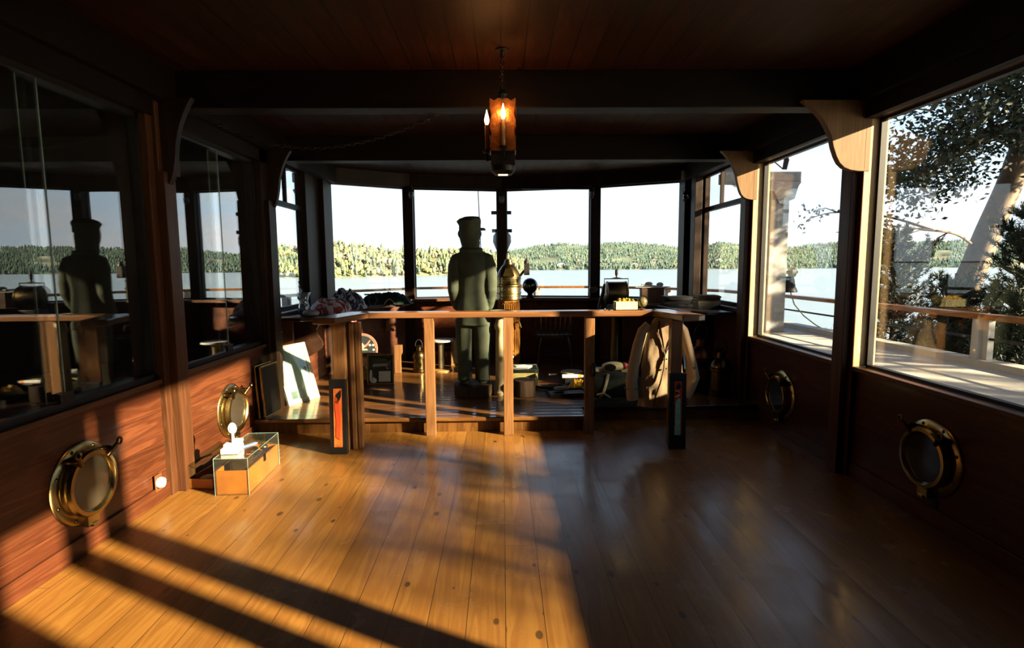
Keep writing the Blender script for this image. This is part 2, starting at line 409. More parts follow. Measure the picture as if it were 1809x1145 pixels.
# S-curved brackets
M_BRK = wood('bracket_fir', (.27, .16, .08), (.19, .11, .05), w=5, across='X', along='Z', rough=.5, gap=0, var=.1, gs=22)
BR_X = (0, .16, .27, .36, .43, .48, .53, .57, .63, .70, .79, .89, 1)
BR_Z = (0, .003, .02, .055, .12, .21, .34, .50, .62, .73, .83, .92, 1)
def sbracket(x, y, sgn, w, z0, z1=2.56, label='', t=.05):
    pts = [(0, z0)] + [(w * a, z0 + (z1 - z0) * b_) for a, b_ in zip(BR_X[1:], BR_Z[1:])] + [(0, z1)]
    mt = Matrix(((sgn, 0, 0, x), (0, 0, 1, y), (0, 1, 0, 0), (0, 0, 0, 1)))
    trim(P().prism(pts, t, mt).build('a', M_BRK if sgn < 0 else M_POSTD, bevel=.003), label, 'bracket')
sbracket(XL + .0, 3.66, 1, .27, 2.0, label='scroll bracket on the near left post')
sbracket(XR - .0, 3.74, -1, .47, 2.10, label='sunlit scroll bracket on the near right post')
sbracket(XL + .0, 5.30, 1, .27, 2.02, label='scroll bracket on the far left post by the bow')
sbracket(XR - .0, 5.38, -1, .36, 2.10, label='scroll bracket on the far right post by the bow')

# ------------------------------------------------------------------ windows (panes + frames)
def pane_y(name, x, y0, y1, z0, z1, mat, label, fr=.025, frm=None, split=None, transom=None):
    o = P().box((x - .003, y0, z0), (x + .003, y1, z1)).build(name, mat)
    struct(o, label, 'window')
    q = P(); f = fr
    q.box((x - .02, y0, z0), (x + .02, y1, z0 + f)).box((x - .02, y0, z1 - f), (x + .02, y1, z1)).box((x - .02, y0, z0), (x + .02, y0 + f, z1)).box((x - .02, y1 - f, z0), (x + .02, y1, z1))
    if transom:
        q.box((x - .03, y0, transom - .025), (x + .03, y1, transom + .025)); ym = y0 + (y1 - y0) * .6
        q.box((x - .02, ym - .015, transom), (x + .02, ym + .015, z1))
    q.build('window_frame', frm or M_RUBBER, o)
    return o
pane_y('window_1', XR + .075, .68, 3.74, ZS, ZH, M_GLASS, 'big clear window on the right nearest the viewer', .016)
pane_y('window_2', XR + .075, 3.82, 5.38, ZS, ZH, M_GLASS, 'clear window on the right beyond the first post', .016)
pane_y('window_3', XR + .075, 5.66, 6.95, 1.03, 2.58, M_GLASS, 'narrow window with transom at right end of the bow', .04, M_POSTD, transom=2.15)
pane_y('window_4', XL - .10, 5.46, 6.5, 1.03, 2.58, M_GLASS, 'narrow window with transom at left end of the bow', .04, M_POSTD, transom=2.15)
for i, (a, b_) in enumerate(zip(BOW[:-1], BOW[1:])):
    l = ('bow window at far left over the flag pile', 'bow window behind the statue', 'bow window right of the binnacle', 'bow window at right over the telegraph')[i]
    a3, b3 = Vector((a[0], a[1] + .05, 0)), Vector((b_[0], b_[1] + .05, 0))
    d = (b3 - a3).normalized(); a3 += d * .07; b3 -= d * .07
    z0, z1 = 1.02, 2.58; zm = (z0 + z1) / 2
    up = Vector((0, 0, zm))
    o = struct(P().beam(a3 + up, b3 + up, .006, z1 - z0).build('window_%d' % (5 + i), M_GLASS), l, 'window')
    q = P()
    for z in (z0 + .01, z1 - .01): q.beam(a3 + Vector((0, 0, z)), b3 + Vector((0, 0, z)), .035, .02)
    for e in (a3, b3): q.box((e.x - .012, e.y - .015, z0), (e.x + .012, e.y + .015, z1))
    q.build('window_frame', M_RUBBER, o)
# left sliding windows over a dark space
for i, (y0, ym, y1) in enumerate(((.5, 2.74, 3.56), (3.84, 4.45, 5.15))):
    o = P().box((XL - .03, y0, ZS), (XL - .024, ym + .09, ZH)).box((XL - .06, ym, ZS), (XL - .054, y1, ZH)).build('window_%d' % (9 + i), M_GLASSL)
    struct(o, ('dark sliding glass on the left nearest the viewer', 'dark sliding glass on the left beyond the post')[i], 'window')
    q = P().box((XL - .08, y0, ZS), (XL - .01, y1, ZS + .035)).box((XL - .08, y0, ZH - .03), (XL - .01, y1, ZH))
    q.box((XL - .07, y0, ZS), (XL - .01, y0 + .03, ZH)).box((XL - .07, y1 - .025, ZS), (XL - .01, y1, ZH))
    q.box((XL - .1, y0, ZS - .01), (XL - .08, y1, ZS + .02))
    q.build('window_frame', M_RUBBER, o)
    P().box((XL - .031, ym + .082, ZS), (XL - .0225, ym + .09, ZH)).box((XL - .0615, ym, ZS), (XL - .0535, ym + .008, ZH)).build('pane_edge', plain('pane_edge_glass%d' % i, (.20, .28, .26), .2), o)
    P().box((XL - .022, ym + .03, ZS + .035), (XL - .005, ym + .12, ZS + .085)).build('latch', M_BLACK, o)
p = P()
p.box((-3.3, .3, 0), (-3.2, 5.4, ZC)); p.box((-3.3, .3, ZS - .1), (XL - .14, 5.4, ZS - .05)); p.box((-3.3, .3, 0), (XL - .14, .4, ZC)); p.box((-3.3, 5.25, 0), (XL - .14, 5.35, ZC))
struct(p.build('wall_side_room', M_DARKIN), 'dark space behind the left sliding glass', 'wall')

# ------------------------------------------------------------------ platform
ZP = .14
p = P()
p.prism([(XL, 4.89), (.72, 4.89), (.72, 5.2), (XR, 5.2), (XR, 7.4), (1.32, 8.0), (0, 8.3), (-1.32, 8.0), (XL, 7.4)], .105)
p.build('wall_platform_riser', wood('riser_boards', (.20, .085, .02), (.11, .042, .010), w=.6, across='X', along='Z', rough=.45, gap=.003, var=.5, gs=10))
struct(bpy.data.objects['wall_platform_riser'], 'low plank riser under the raised platform', 'platform')
struct(P().prism([(XL, 4.85), (.75, 4.85), (.75, 5.17), (XR, 5.17), (XR, 7.4), (1.32, 8.0), (0, 8.3), (-1.32, 8.0), (XL, 7.4)], .035, z0=.105).build('floor_platform', M_PLAT, bevel=.008),
       'raised glossy wooden platform in front of the bow windows', 'platform')

# ------------------------------------------------------------------ guard rail in front of the platform
RZ = 1.045
t = thing('guard_rail', 'fir guard rail with angled ends in front of the platform', 'railing', (0, 4.83, 0))
P().box((-1.24, -.075, RZ), (1.36, .075, RZ + .05)).build('rail_cap', M_FIRH, t, bevel=.008)
for sx_, x0, x1 in ((-1, -1.22, -1.36), (1, 1.36, 1.47)):
    mt = Matrix.Translation((0, 0, 0))
    P().prism([(x0 - .02 * sx_, .085), (x0 + .12 * sx_, .07), (x1 + .13 * sx_, -.50), (x1 + .07 * sx_, -.53), (x1 - .06 * sx_, -.53), (x0 - .08 * sx_, -.02)], .05, z0=RZ).build('rail_cap', M_FIRH, t, bevel=.008)
for k, (x, y) in enumerate(((-.64, -.02), (.045, -.02), (.76, -.0))):
    P().box((x - .042, y - .045, 0.0), (x + .042, y + .02, RZ)).box((x - .03, y + .02, .145), (x + .03, y + .05, RZ - .06)).build('rail_post', M_FIR, t, bevel=.004)
P().box((-1.36, -.44, 0), (-1.26, -.34, RZ)).box((-1.27, -.37, 0), (-1.235, -.30, RZ)).box((-1.235, -.40, 0), (-1.20, -.33, RZ)).box((-1.195, -.38, 0), (-1.155, -.30, RZ)).build('rail_post', M_FIR, t, bevel=.006)
P().box((1.36, -.42, 0), (1.45, -.33, RZ)).build('rail_post', M_FIR, t, bevel=.004)
P().tube([(.79, -.05, .62), (.79, -.075, .60), (.79, -.075, .55), (.79, -.05, .53)], .018).ball((.785, -.03, .58), .03, 10, 8).build('latch_knob', M_BLACK, t, smooth=True)

# leaning narrow panels against the end posts
def narrow_panel(name, label, x, y, h, w, art):
    t = thing(name, label, 'carving', (x, y, 0), rot=(math.radians(-2.2), 0, 0))
    P().box((-w / 2, -.02, 0), (w / 2, .02, h)).build('board', M_BLACK, t, bevel=.003)
    art(t, w, h); return t
M_RED = plain('red_lacquer', (.55, .07, .02), .35, namp=.15)
M_ORNG = plain('orange_carving', (.62, .15, .03), .35, nscale=20, namp=.4, bump=.3)
M_YEL = plain('yellow_paint', (.85, .55, .04), .4)
M_TEAL = plain('mint_green_paint', (.25, .62, .42), .4, nscale=30)
def art1(t, w, h):
    P().prism([(-.035, .06), (.03, .06), (.034, h - .07), (-.03, h - .07)], .006, Matrix(((1, 0, 0, 0), (0, 0, -1, -.02), (0, 1, 0, 0), (0, 0, 0, 1)))).build('inlay', M_ORNG, t)
    mt = Matrix(((1, 0, 0, 0), (0, 0, -1, -.026), (0, 1, 0, 0), (0, 0, 0, 1)))
    P().prism([(-.02, h - .18), (.0, h - .15), (-.012, h - .12), (.03, h - .08), (.03, h - .13), (.005, h - .19)], .004, mt).build('black_figure', M_BLACK, t)
    P().prism([(-.018, .14), (.012, .12), (.022, .28), (.012, .44), (-.012, .46), (-.022, .40), (-.012, .28)], .004, mt).build('carved_figure', M_RED, t)
def art2(t, w, h):
    mt = Matrix(((1, 0, 0, 0), (0, 0, -1, -.02), (0, 1, 0, 0), (0, 0, 0, 1))); mt2 = mt.copy(); mt2[1][3] = -.025
    P().prism([(-.03, .12), (.03, .12), (.03, h - .065), (-.03, h - .065)], .005, mt).build('inlay', M_RED, t)
    P().prism([(-.02, h - .11), (.004, h - .075), (.022, h - .10), (.012, h - .125), (-.012, h - .13)], .004, mt2).prism([(-.024, h - .15), (-.004, h - .145), (-.004, h - .165), (-.022, h - .17)], .004, mt2).build('black_figure', M_BLACK, t)
    P().prism([(-.026, h - .135), (.006, h - .14), (.012, h - .15), (-.02, h - .145)], .004, mt2).build('yellow_band', M_YEL, t)
    P().prism([(-.022, h - .185), (.012, h - .17), (.012, h - .178), (-.022, h - .193)], .004, mt2).build('white_band', M_PAPER, t)
    P().prism([(-.027, .12), (.018, .12), (.018, h - .21), (-.002, h - .20), (-.022, h - .235)], .004, mt2).build('green_figure', M_TEAL, t)
narrow_panel('carved_board', 'narrow black board with orange red carved figure leaning on left rail post', -1.315, 4.335, .60, .135, art1)
narrow_panel('carved_board', 'narrow black board with red and mint green picture leaning on right rail post', 1.405, 4.355, .62, .135, art2)

# ------------------------------------------------------------------ carved sailor statue
def frame_tube(p, pts, rad, seg=18, flat=(1, 1)): p.tube(pts, rad, seg, flat=flat)
t = thing('carved_sailor_statue', 'life size carved wooden sailor in peaked cap seen from behind, on a log slab', 'statue', (-.31, 5.76, ZP))
p = P()
def ell(cx, cy, z, rx, ry, n=28, pw=1.0):
    return [(cx + rx * math.copysign(abs(math.cos(2 * PI * k / n)) ** pw, math.cos(2 * PI * k / n)), cy + ry * math.copysign(abs(math.sin(2 * PI * k / n)) ** pw, math.sin(2 * PI * k / n)), z) for k in range(n)]
# coat / torso
p.rings([ell(0, .0, .735, 0.163, .125, pw=.85), ell(0, 0, .75, 0.167, .13, pw=.85), ell(0, 0, .90, 0.157, .125, pw=.85), ell(.0, .0, 1.02, 0.145, .12, pw=.85), ell(0, 0, 1.15, 0.150, .12), ell(0, -.005, 1.28, 0.167, .125), ell(0, -.01, 1.38, 0.176, .12), ell(0, -.005, 1.45, 0.163, .105), ell(-.005, 0, 1.495, 0.123, .09), ell(-.008, .005, 1.525, 0.084, .08)])
# neck + head
p.rings([ell(-.01, .005, 1.48, .10, .085), ell(-.015, .01, 1.53, .085, .085), ell(-.02, .015, 1.575, .094, .10), ell(-.022, .025, 1.63, .106, .118), ell(-.022, .03, 1.69, .11, .122), ell(-.025, .028, 1.75, .10, .118), ell(-.025, .02, 1.80, .075, .09), ell(-.025, .02, 1.82, .03, .03)])
p.rings([ell(-.005, .10, 1.49, .04, .03), ell(.01, .13, 1.53, .065, .05), ell(.01, .13, 1.60, .07, .05), ell(.0, .12, 1.65, .05, .04)])   # beard
p.tube([(.0, .15, 1.71), (.005, .175, 1.67), (0, .165, 1.655)], [.012, .018, .012], 8)      # nose
for sg in (-1, 1):
    p.ball((-.022 + sg * .108, .02, 1.675), (.016, .028, .036), 10, 8)                        # ears
    p.ball((-.02 + sg * .038, .135, 1.70), (.02, .012, .012), 8, 6)                         # eyes
    # arm: shoulder - elbow - hand in front of the belly
    p.tube([(sg * .10, 0, 1.43), (sg * .155, -.01, 1.41), (sg * .178, -.02, 1.34), (sg * .188, -.03, 1.2), (sg * .19, -.03, 1.1), (sg * .18, .01, 1.0), (sg * .165, .06, .93), (sg * .15, .115, .90), (sg * .13, .15, .90)],
           [.065, .072, .072, .068, .064, .058, .052, .042, .036], 16)
    p.ball((sg * .10, .165, .905), (.045, .02, .038), 12, 8)
    for f_ in range(4):
        z = .93 - f_ * .019
        p.tube([(sg * .085, .175, z), (sg * .055, .185, z - .004), (sg * .03 + .005 * f_, .178, z - .012), (sg * .02, .166, z - .014)], [.010, .0095, .009, .008], 8)
    p.tube([(sg * .11, .175, .935), (sg * .085, .19, .955), (sg * .06, .19, .962)], [.012, .011, .009], 8)
    # trousers
    p.tube([(sg * .085, 0, .80), (sg * .09, .005, .6), (sg * .092, .012, .42), (sg * .092, .0, .28), (sg * .092, -.01, .15)], [.10, .094, .082, .076, .078], 20)
    p.tube([(sg * .095, -.04, .155), (sg * .10, .04, .155), (sg * .105, .14, .145), (sg * .107, .20, .135)], [.052, .056, .05, .035], 14, flat=(1, .8))
p.tube([(.19 * .9 * math.cos(a) , .128 * math.sin(a), .745) for a in [2 * PI * k / 30 for k in range(30)]], .012, 8, close=True)   # coat hem
p.tube([(.105 * math.cos(a) - .01, .098 * math.sin(a), 1.515 + .012 * math.sin(a)) for a in [2 * PI * k / 24 for k in range(24)]], .018, 8, close=True)   # collar
bd = p.build('body', M_STAT, t, smooth=False)
rm = bd.modifiers.new('remesh', 'REMESH'); rm.mode = 'VOXEL'; rm.voxel_size = .0085; rm.use_smooth_shade = True
sm = bd.modifiers.new('smooth', 'SMOOTH'); sm.factor = .5; sm.iterations = 4
p = P()
p.rings([ell(-.02, .02, 1.71, .112, .124), ell(-.02, .02, 1.76, .112, .124), ell(-.024, .02, 1.775, .118, .13), ell(-.03, .018, 1.80, .126, .14), ell(-.018, .022, 1.826, .110, .125), ell(.002, .03, 1.846, .078, .09), ell(.005, .03, 1.852, .03, .03)])
cp = p.build('cap', M_STAT, t, smooth=True)
P().rings([ell(.03, .11, 1.722, .10, .085), ell(.045, .125, 1.716, .10, .085), ell(.03, .11, 1.738, .10, .085)]).build('visor', M_STAT, cp, smooth=True)
P().prism([(.185 * math.cos(a) * (1.1 + .06 * math.sin(5 * a)) , -.02 + .20 * math.sin(a) * (1 + .05 * math.cos(7 * a))) for a in [2 * PI * k / 40 for k in range(40)]], .115).build('log_base', M_LOG, t, bevel=.01)
# round topped wooden stand beside the statue on its own slab
t = thing('pedestal_stand', 'pale turned wooden stand with dish top right of the statue', 'stand', (-.02, 5.72, ZP + .0))
P().lathe([(.075, 0), (.08, .03), (.06, .06), (.062, .2), (.055, .6), (.052, .68), (.066, .70), (.068, .74), (.055, .76), (.05, .80)]).build('shaft', M_PALEW, t, smooth=True)
P().lathe([(.05, .80), (.10, .82), (.115, .85), (.12, .885), (.112, .888), (.105, .865), (.02, .86)]).build('dish_top', M_STAT, t, smooth=True)
P().prism([(.0, -.05), (.02, -.05), (.03, .05), (.0, .04)], .28, z0=.1).build('side_plank', M_BLACK, t, loc=(.055, .0, 0))
o = P().prism([(.115 * math.cos(a) * (1 + .05 * math.sin(5 * a)), .11 * math.sin(a) * (1 + .05 * math.cos(3 * a))) for a in [2 * PI * k / 32 for k in range(32)]], .17).build('wooden_stump', M_LOG, loc=(.22, 5.66, ZP), bevel=.008)
tag(o, 'dark log stump standing right of the statue in front of glass case', 'stump')

# ------------------------------------------------------------------ brass binnacle
t = thing('brass_binnacle', 'tall brass domed ship compass binnacle behind the statue', 'binnacle', (.08, 7.2, ZP))
M_FLUTE = plain('polished_wood_pedestal', (.40, .17, .035), .25, 0, 10, .3, coat=.6)
p = P()
prof = []
p.lathe([(.155, 0), (.155, .05), (.135, .07), (.13, .10), (.13, .86), (.15, .88), (.15, .91)], seg=8, ph=PI / 8)
ped = p.build('pedestal', M_FLUTE, t, bevel=.004)
p = P()
for k in range(32):
    a = 2 * PI * k / 32
    p.tube([(.135 * math.cos(a), .135 * math.sin(a), .1), (.135 * math.cos(a), .135 * math.sin(a), .86)], .009, 6)
p.build('fluting', M_FLUTE, ped, smooth=True)
P().lathe([(.16, .905), (.168, .91), (.168, .93), (.16, .94), (.16, .985), (.168, .99), (.168, 1.0), (.16, 1.01), (.16, 1.07), (.172, 1.08), (.172, 1.10), (.158, 1.11), (.158, 1.17), (.165, 1.175), (.165, 1.19), (.15, 1.2)], seg=40).build('compass_bowl', M_BRASS, t, smooth=True)
rv = None
for k in range(9):
    a = PI + PI * (k + .5) / 9
    for z in (.955, 1.04): P().ball((.161 * math.cos(a), .161 * math.sin(a), z), .006, 6, 4).build('rivet', M_BRASS, t)
hd = P().lathe([(.158, 1.19), (.15, 1.22), (.125, 1.28), (.085, 1.34), (.06, 1.36), (.058, 1.385), (.05, 1.39), (.045, 1.42), (.02, 1.43)], seg=32).build('hood', M_BRASSD, t, smooth=True)
P().tube([(-.025, 0, 1.42), (-.022, 0, 1.50), (0, 0, 1.52), (.022, 0, 1.50), (.025, 0, 1.42)], .008).build('hood_handle', M_IRON, hd, smooth=True)
P().prism([(-.075, 0), (.075, 0), (.04, .11), (-.04, .11)], .01, Matrix.Translation((0, -.155, 1.205)) @ Matrix.Rotation(PI / 2 - .5, 4, 'X')).build('viewing_door', M_BRASS, hd)
ln = P().box((.20, -.035, 1.22), (.27, .035, 1.37)).lathe([(.038, 1.37), (.03, 1.40), (.02, 1.41), (.018, 1.43), (.006, 1.435), (.006, 1.47), (.01, 1.475)], c=(.235, 0, 0), seg=12).build('side_lamp', M_IRON, t, bevel=.003)
P().beam((.14, 0, 1.20), (.205, 0, 1.28), .03, .03).build('lamp_bracket', M_BRASSD, t)
P().tube([(.10, -.12, .62), (.13, -.16, .62), (.15, -.16, .56), (.13, -.15, .55)], .011).build('side_hook', M_BRASSD, t, smooth=True)
P().lathe([(.05, .14), (.055, .18), (.03, .22), (.04, .26)], c=(.02, -.16, 0), seg=14).build('base_fitting', M_BRASS, t, smooth=True)

# green glass float on a dark stand on the bow ledge
t = thing('glass_float', 'green glass float on a small dark stand before the bow window', 'glass ball', (.40, 8.02, 1.0175))
P().ball((0, 0, .175), .112, 28, 18).build('glass_ball', M_GREENG, t, smooth=True)
P().lathe([(.055, 0), (.06, .02), (.04, .04), (.035, .055), (.05, .075), (.06, .085), (.03, .082)], seg=24).build('stand', M_BLACK, t, smooth=True)
# dial on the bow post
t = thing('round_dial', 'small round brass dial on the bow post left of the telegraph', 'gauge', (1.29, 7.885, 1.13), rot=(PI / 2, 0, 0))
P().lathe([(.058, 0), (.058, .02), (.05, .028), (.046, .02), (.002, .02)], seg=28).build('case', M_BRASSD, t, smooth=True)
P().lathe([(.045, .0205), (.002, .021)], seg=28).build('dial_face', plain('grey_dial', (.12, .12, .11), .3), t)
P().box((-.02, -.012, -.0), (.02, -.1, .02)).build('mount', M_BLACK, t)

# ------------------------------------------------------------------ engine telegraph
t = thing('engine_telegraph', 'brass drum engine telegraph on a pedestal at right of the bow', 'telegraph', (1.47, 7.15, ZP))
P().lathe([(.17, 0), (.17, .03), (.12, .05), (.085, .09), (.082, .70), (.10, .74), (.10, .76), (.06, .77)], seg=28).build('pedestal', M_BRASSD, t, smooth=True)
P().box((-.11, -.1, .76), (.11, .1, .83)).build('neck_block', M_BLACK, t, bevel=.01)
P().lathe([(.02, -.135), (.14, -.135), (.155, -.125), (.155, -.115), (.148, -.11), (.148, .11), (.155, .115), (.155, .125), (.14, .135), (.02, .135)], c=(0, 0, .98), seg=40, axis='X').build('drum', M_BRASSD, t, smooth=True)
h_ = P().tube([(-.155, 0, .98), (-.155, 0, 1.165), (.155, 0, 1.165), (.155, 0, .98)], .008, 8).tube([(-.07, 0, 1.165), (0, 0, 1.18), (.07, 0, 1.165)], .008, 8).build('handle_frame', M_IRON, t)
P().lathe([(.008, 1.17), (.009, 1.20), (.017, 1.215), (.02, 1.25), (.019, 1.275), (.008, 1.285)], seg=14).build('hand_grip', M_DKWOOD, t, smooth=True)
P().tube([(-.16, -.03, 1.10), (-.175, -.03, 1.0), (-.21, -.03, .86), (-.235, -.03, .76)], [.012, .022, .025, .018]).build('side_lever', M_BLACK, t, smooth=True)

# ------------------------------------------------------------------ bow shelves
t = thing('corner_shelf', 'dark left corner shelf with scalloped bracket under the flag pile', 'shelf', (0, 0, 0))
ptsL = [(XL + .01, 5.50), (-1.98, 5.44), (-1.86, 5.50), (-1.79, 5.62), (-1.78, 5.78), (-1.76, 6.6), (-1.70, 7.0), (-1.33, 7.3), (-1.27, 7.6), (-1.42, 7.78), (-2.15, 7.28)]
P().prism(ptsL, .035, z0=.955).build('shelf_top', M_DKWOOD, t, bevel=.008)
p = P()
crv = [(0, .955), (.40, .955)] + [(.40 - .26 * (u / 10) - .10 * math.sin(PI * u / 10 * 2) * .9 , .955 - .42 * (u / 10)) for u in range(1, 11)] + [(.09, .50), (0, .46)]
p.prism(crv, .03, Matrix(((1, 0, 0, XL + .01), (0, 0, 1, 5.86), (0, 1, 0, 0), (0, 0, 0, 1))))
p.build('bracket', M_DKWOOD, t, bevel=.004)
t = thing('corner_shelf', 'dark right corner shelf carrying the box and stacked books', 'shelf', (0, 0, 0))
P().prism([(XR - .01, 5.72), (2.12, 5.70), (1.98, 5.80), (1.95, 6.0), (1.90, 6.75), (1.74, 7.05), (1.56, 7.30), (1.62, 7.62), (2.32, 7.28), (2.36, 6.8)], .035, z0=.955).build('shelf_top', M_DKWOOD, t, bevel=.008)
P().prism([(0, .955), (.38, .955), (.34, .85), (.2, .72), (.1, .5), (0, .46)], .03, Matrix(((-1, 0, 0, XR - .01), (0, 0, 1, 6.35), (0, 1, 0, 0), (0, 0, 0, 1)))).build('bracket', M_DKWOOD, t, bevel=.004)

# ------------------------------------------------------------------ cloth helpers
def clothmat(name, cols, scale=5, rough=.85):
    cols = [(a, tuple(x * .5 for x in c)) for a, c in cols]
    mt, b, o = newmat(name)
    tt = N('ShaderNodeTexCoord'); n = N('ShaderNodeTexNoise'); n.inputs['Scale'].default_value = scale; n.inputs['Detail'].default_value = 2; n.inputs['Distortion'].default_value = 1.2
    L(tt.outputs['Object'], n.inputs['Vector'])
    r = N('ShaderNodeValToRGB'); r.color_ramp.interpolation = 'CONSTANT'; L(n.outputs[0], r.inputs[0])
    e = r.color_ramp.elements
    e[0].position = 0; e[0].color = cols[0][1] + (1,); e[1].position = cols[1][0]; e[1].color = cols[1][1] + (1,)
    for ps, c in cols[2:]: k = e.new(ps); k.color = c + (1,)
    L(r.outputs[0], b.inputs['Base Color']); b.inputs['Roughness'].default_value = rough
    return mt
def mound(rx, ry, h, seed, nx=56, ny=40, amp=.35, fold=9, drape=0):
    p = P(); g = []
    for j in range(ny + 1):
        row = []
        for i in range(nx + 1):
            u = i / nx * 2 - 1; v = j / ny * 2 - 1
            d = min(1, (abs(u) ** 2.6 + abs(v) ** 2.6) ** (1 / 2.6))
            n1 = noise.noise(Vector((u * 1.6 + seed, v * 1.6, seed))); rd = abs(noise.noise(Vector((u * fold * .35 + seed * 3, v * fold * .3, 1.7))))
            z = h * (1 - d ** 3) ** .7 * (1 + amp * n1) * (1 - .75 * rd * (1 - d * .3)) if d < 1 else 0
            x = rx * u * (1 + .15 * n1); y = ry * v * (1 + .12 * noise.noise(Vector((v * 2, u * 2, seed))))
            if drape and v < -.8: z -= drape * (-v - .8) / .2
            row.append(p.b.verts.new((x, y, max(z, -drape if drape else 0.0))))
        g.append(row)
    for j in range(ny):
        for i in range(nx): p.b.faces.new((g[j][i], g[j][i + 1], g[j + 1][i + 1], g[j + 1][i]))
    if not drape:
        e = [g[0][i] for i in range(nx + 1)] + [g[j][nx] for j in range(1, ny + 1)] + [g[ny][i] for i in range(nx - 1, -1, -1)] + [g[j][0] for j in range(ny - 1, 0, -1)]
        lo = [p.b.verts.new((v.co.x, v.co.y, -.0)) for v in e]
        for k in range(len(e)): 
            try: p.b.faces.new((e[k], e[(k + 1) % len(e)], lo[(k + 1) % len(e)], lo[k]))
            except ValueError: pass
    return p
RD, WH, NV = (.35, .03, .03), (.62, .62, .64), (.02, .03, .09)
M_FLAG = clothmat('red_white_flag', [(0, RD), (.42, WH), (.56, RD), (.66, WH)], 4)
M_FLAGB = clothmat('blue_white_flag', [(0, NV), (.42, WH), (.5, NV), (.62, (.22, .24, .34))], 5)
SH = .99
o = mound(.24, .22, .16, 3, drape=.13).build('crumpled_flag', M_FLAG, loc=(-1.87, 6.06, SH), rot=(0, 0, PI / 2), smooth=True); tag(o, 'crumpled red and white flag hanging over left shelf edge', 'flag')
o = mound(.22, .24, .22, 8).build('crumpled_flag', M_FLAGB, loc=(-1.86, 6.62, SH), smooth=True); tag(o, 'crumpled navy and white flag heaped behind the red flag', 'flag')
o = mound(.17, .12, .13, 12).build('crumpled_flag', clothmat('dark_red_flag', [(0, RD), (.5, (.25, .02, .02)), (.7, WH)], 6), loc=(-2.06, 6.42, SH), smooth=True); tag(o, 'small red flag bundle between the glass chimney and big pile', 'flag')
t = thing('fishing_net', 'dark green net heaped on the front end of the left shelf', 'net', (-1.52, 7.38, SH))
mound(.33, .17, .15, 21, amp=.4, fold=16).build('net_heap', plain('green_net', (.012, .04, .035), .8, nscale=60, namp=.6, bump=.8), t, smooth=True)
P().tube([(.06, -.2, .08), (.02, -.22, .05), (.0, -.23, 0.01)], .006).tube([(.06, -.2, .08), (.11, -.24, .05), (.14, -.24, .01)], .006).build('rope_end', M_PALEW, t)
t = thing('desk_flag', 'small white and blue flag on a stick on left shelf', 'flag', (-2.05, 5.64, SH))
P().lathe([(.05, 0), (.05, .012), (.008, .016), (.004, .03), (.004, .34), (.008, .345), (.008, .355)], seg=16).build('pole', M_IRON, t, smooth=True)
p = P(); g = [[p.b.verts.new((.008 + .035 * math.sin(j * .9) * (i / 5) + .01 * i / 5 * j / 4, -.05 * i / 5 * (1 - j / 14), .33 - j * .022 - .03 * i / 5)) for i in range(6)] for j in range(10)]
for j in range(9):
    for i in range(5): p.b.faces.new((g[j][i], g[j][i + 1], g[j + 1][i + 1], g[j + 1][i]))
o = p.build('flag_cloth', clothmat('blue_white_cloth', [(0, (.05, .08, .3)), (.47, WH), (.8, RD)], 14), t, smooth=True); o.modifiers.new('s', 'SOLIDIFY').thickness = .002
M_CLEARG = glassmat('clear_vase_glass', (.85, .9, .9), 2.2, .03)
t = thing('glass_chimney', 'clear hourglass shaped lamp chimney on left shelf beside the flag', 'lamp chimney', (-2.05, 5.76, SH))
P().lathe([(.05, 0), (.055, .02), (.062, .06), (.05, .11), (.04, .15), (.055, .20), (.072, .235), (.07, .235), (.053, .20), (.037, .15), (.047, .11), (.058, .06), (.05, .022)], seg=24).build('chimney', M_CLEARG, t, smooth=True)
P().lathe([(.045, .002), (.054, .02), (.055, .05), (.02, .052)], seg=20).build('candle_base', M_STAT, t, smooth=True)
o = P().ball((0, 0, .035), (.085, .06, .036), 20, 10).build('pale_shell', M_WHITEW, loc=(-1.93, 5.60, SH), smooth=True); tag(o, 'flat pale rounded stone at the left shelf corner', 'stone')
o = P().box((-.09, -.045, 0), (.09, .045, .012)).build('paper_sheet', M_PAPER, loc=(-2.10, 5.52, SH), rot=(0, 0, .3)); tag(o, 'white papers lying under the small desk flag', 'paper')
t = thing('ship_fitting', 'small dark metal fitting with two pegs between flags and green net', 'fitting', (-1.66, 6.9, SH))
P().tube([(.0, 0, 0), (.0, 0, .15)], .012).tube([(-.05, 0, .15), (.07, 0, .15)], .009).build('stem', M_IRON, t)
P().torus((.05, 0, .07), .05, .009, 'Y').build('ring', M_IRON, t, smooth=True)

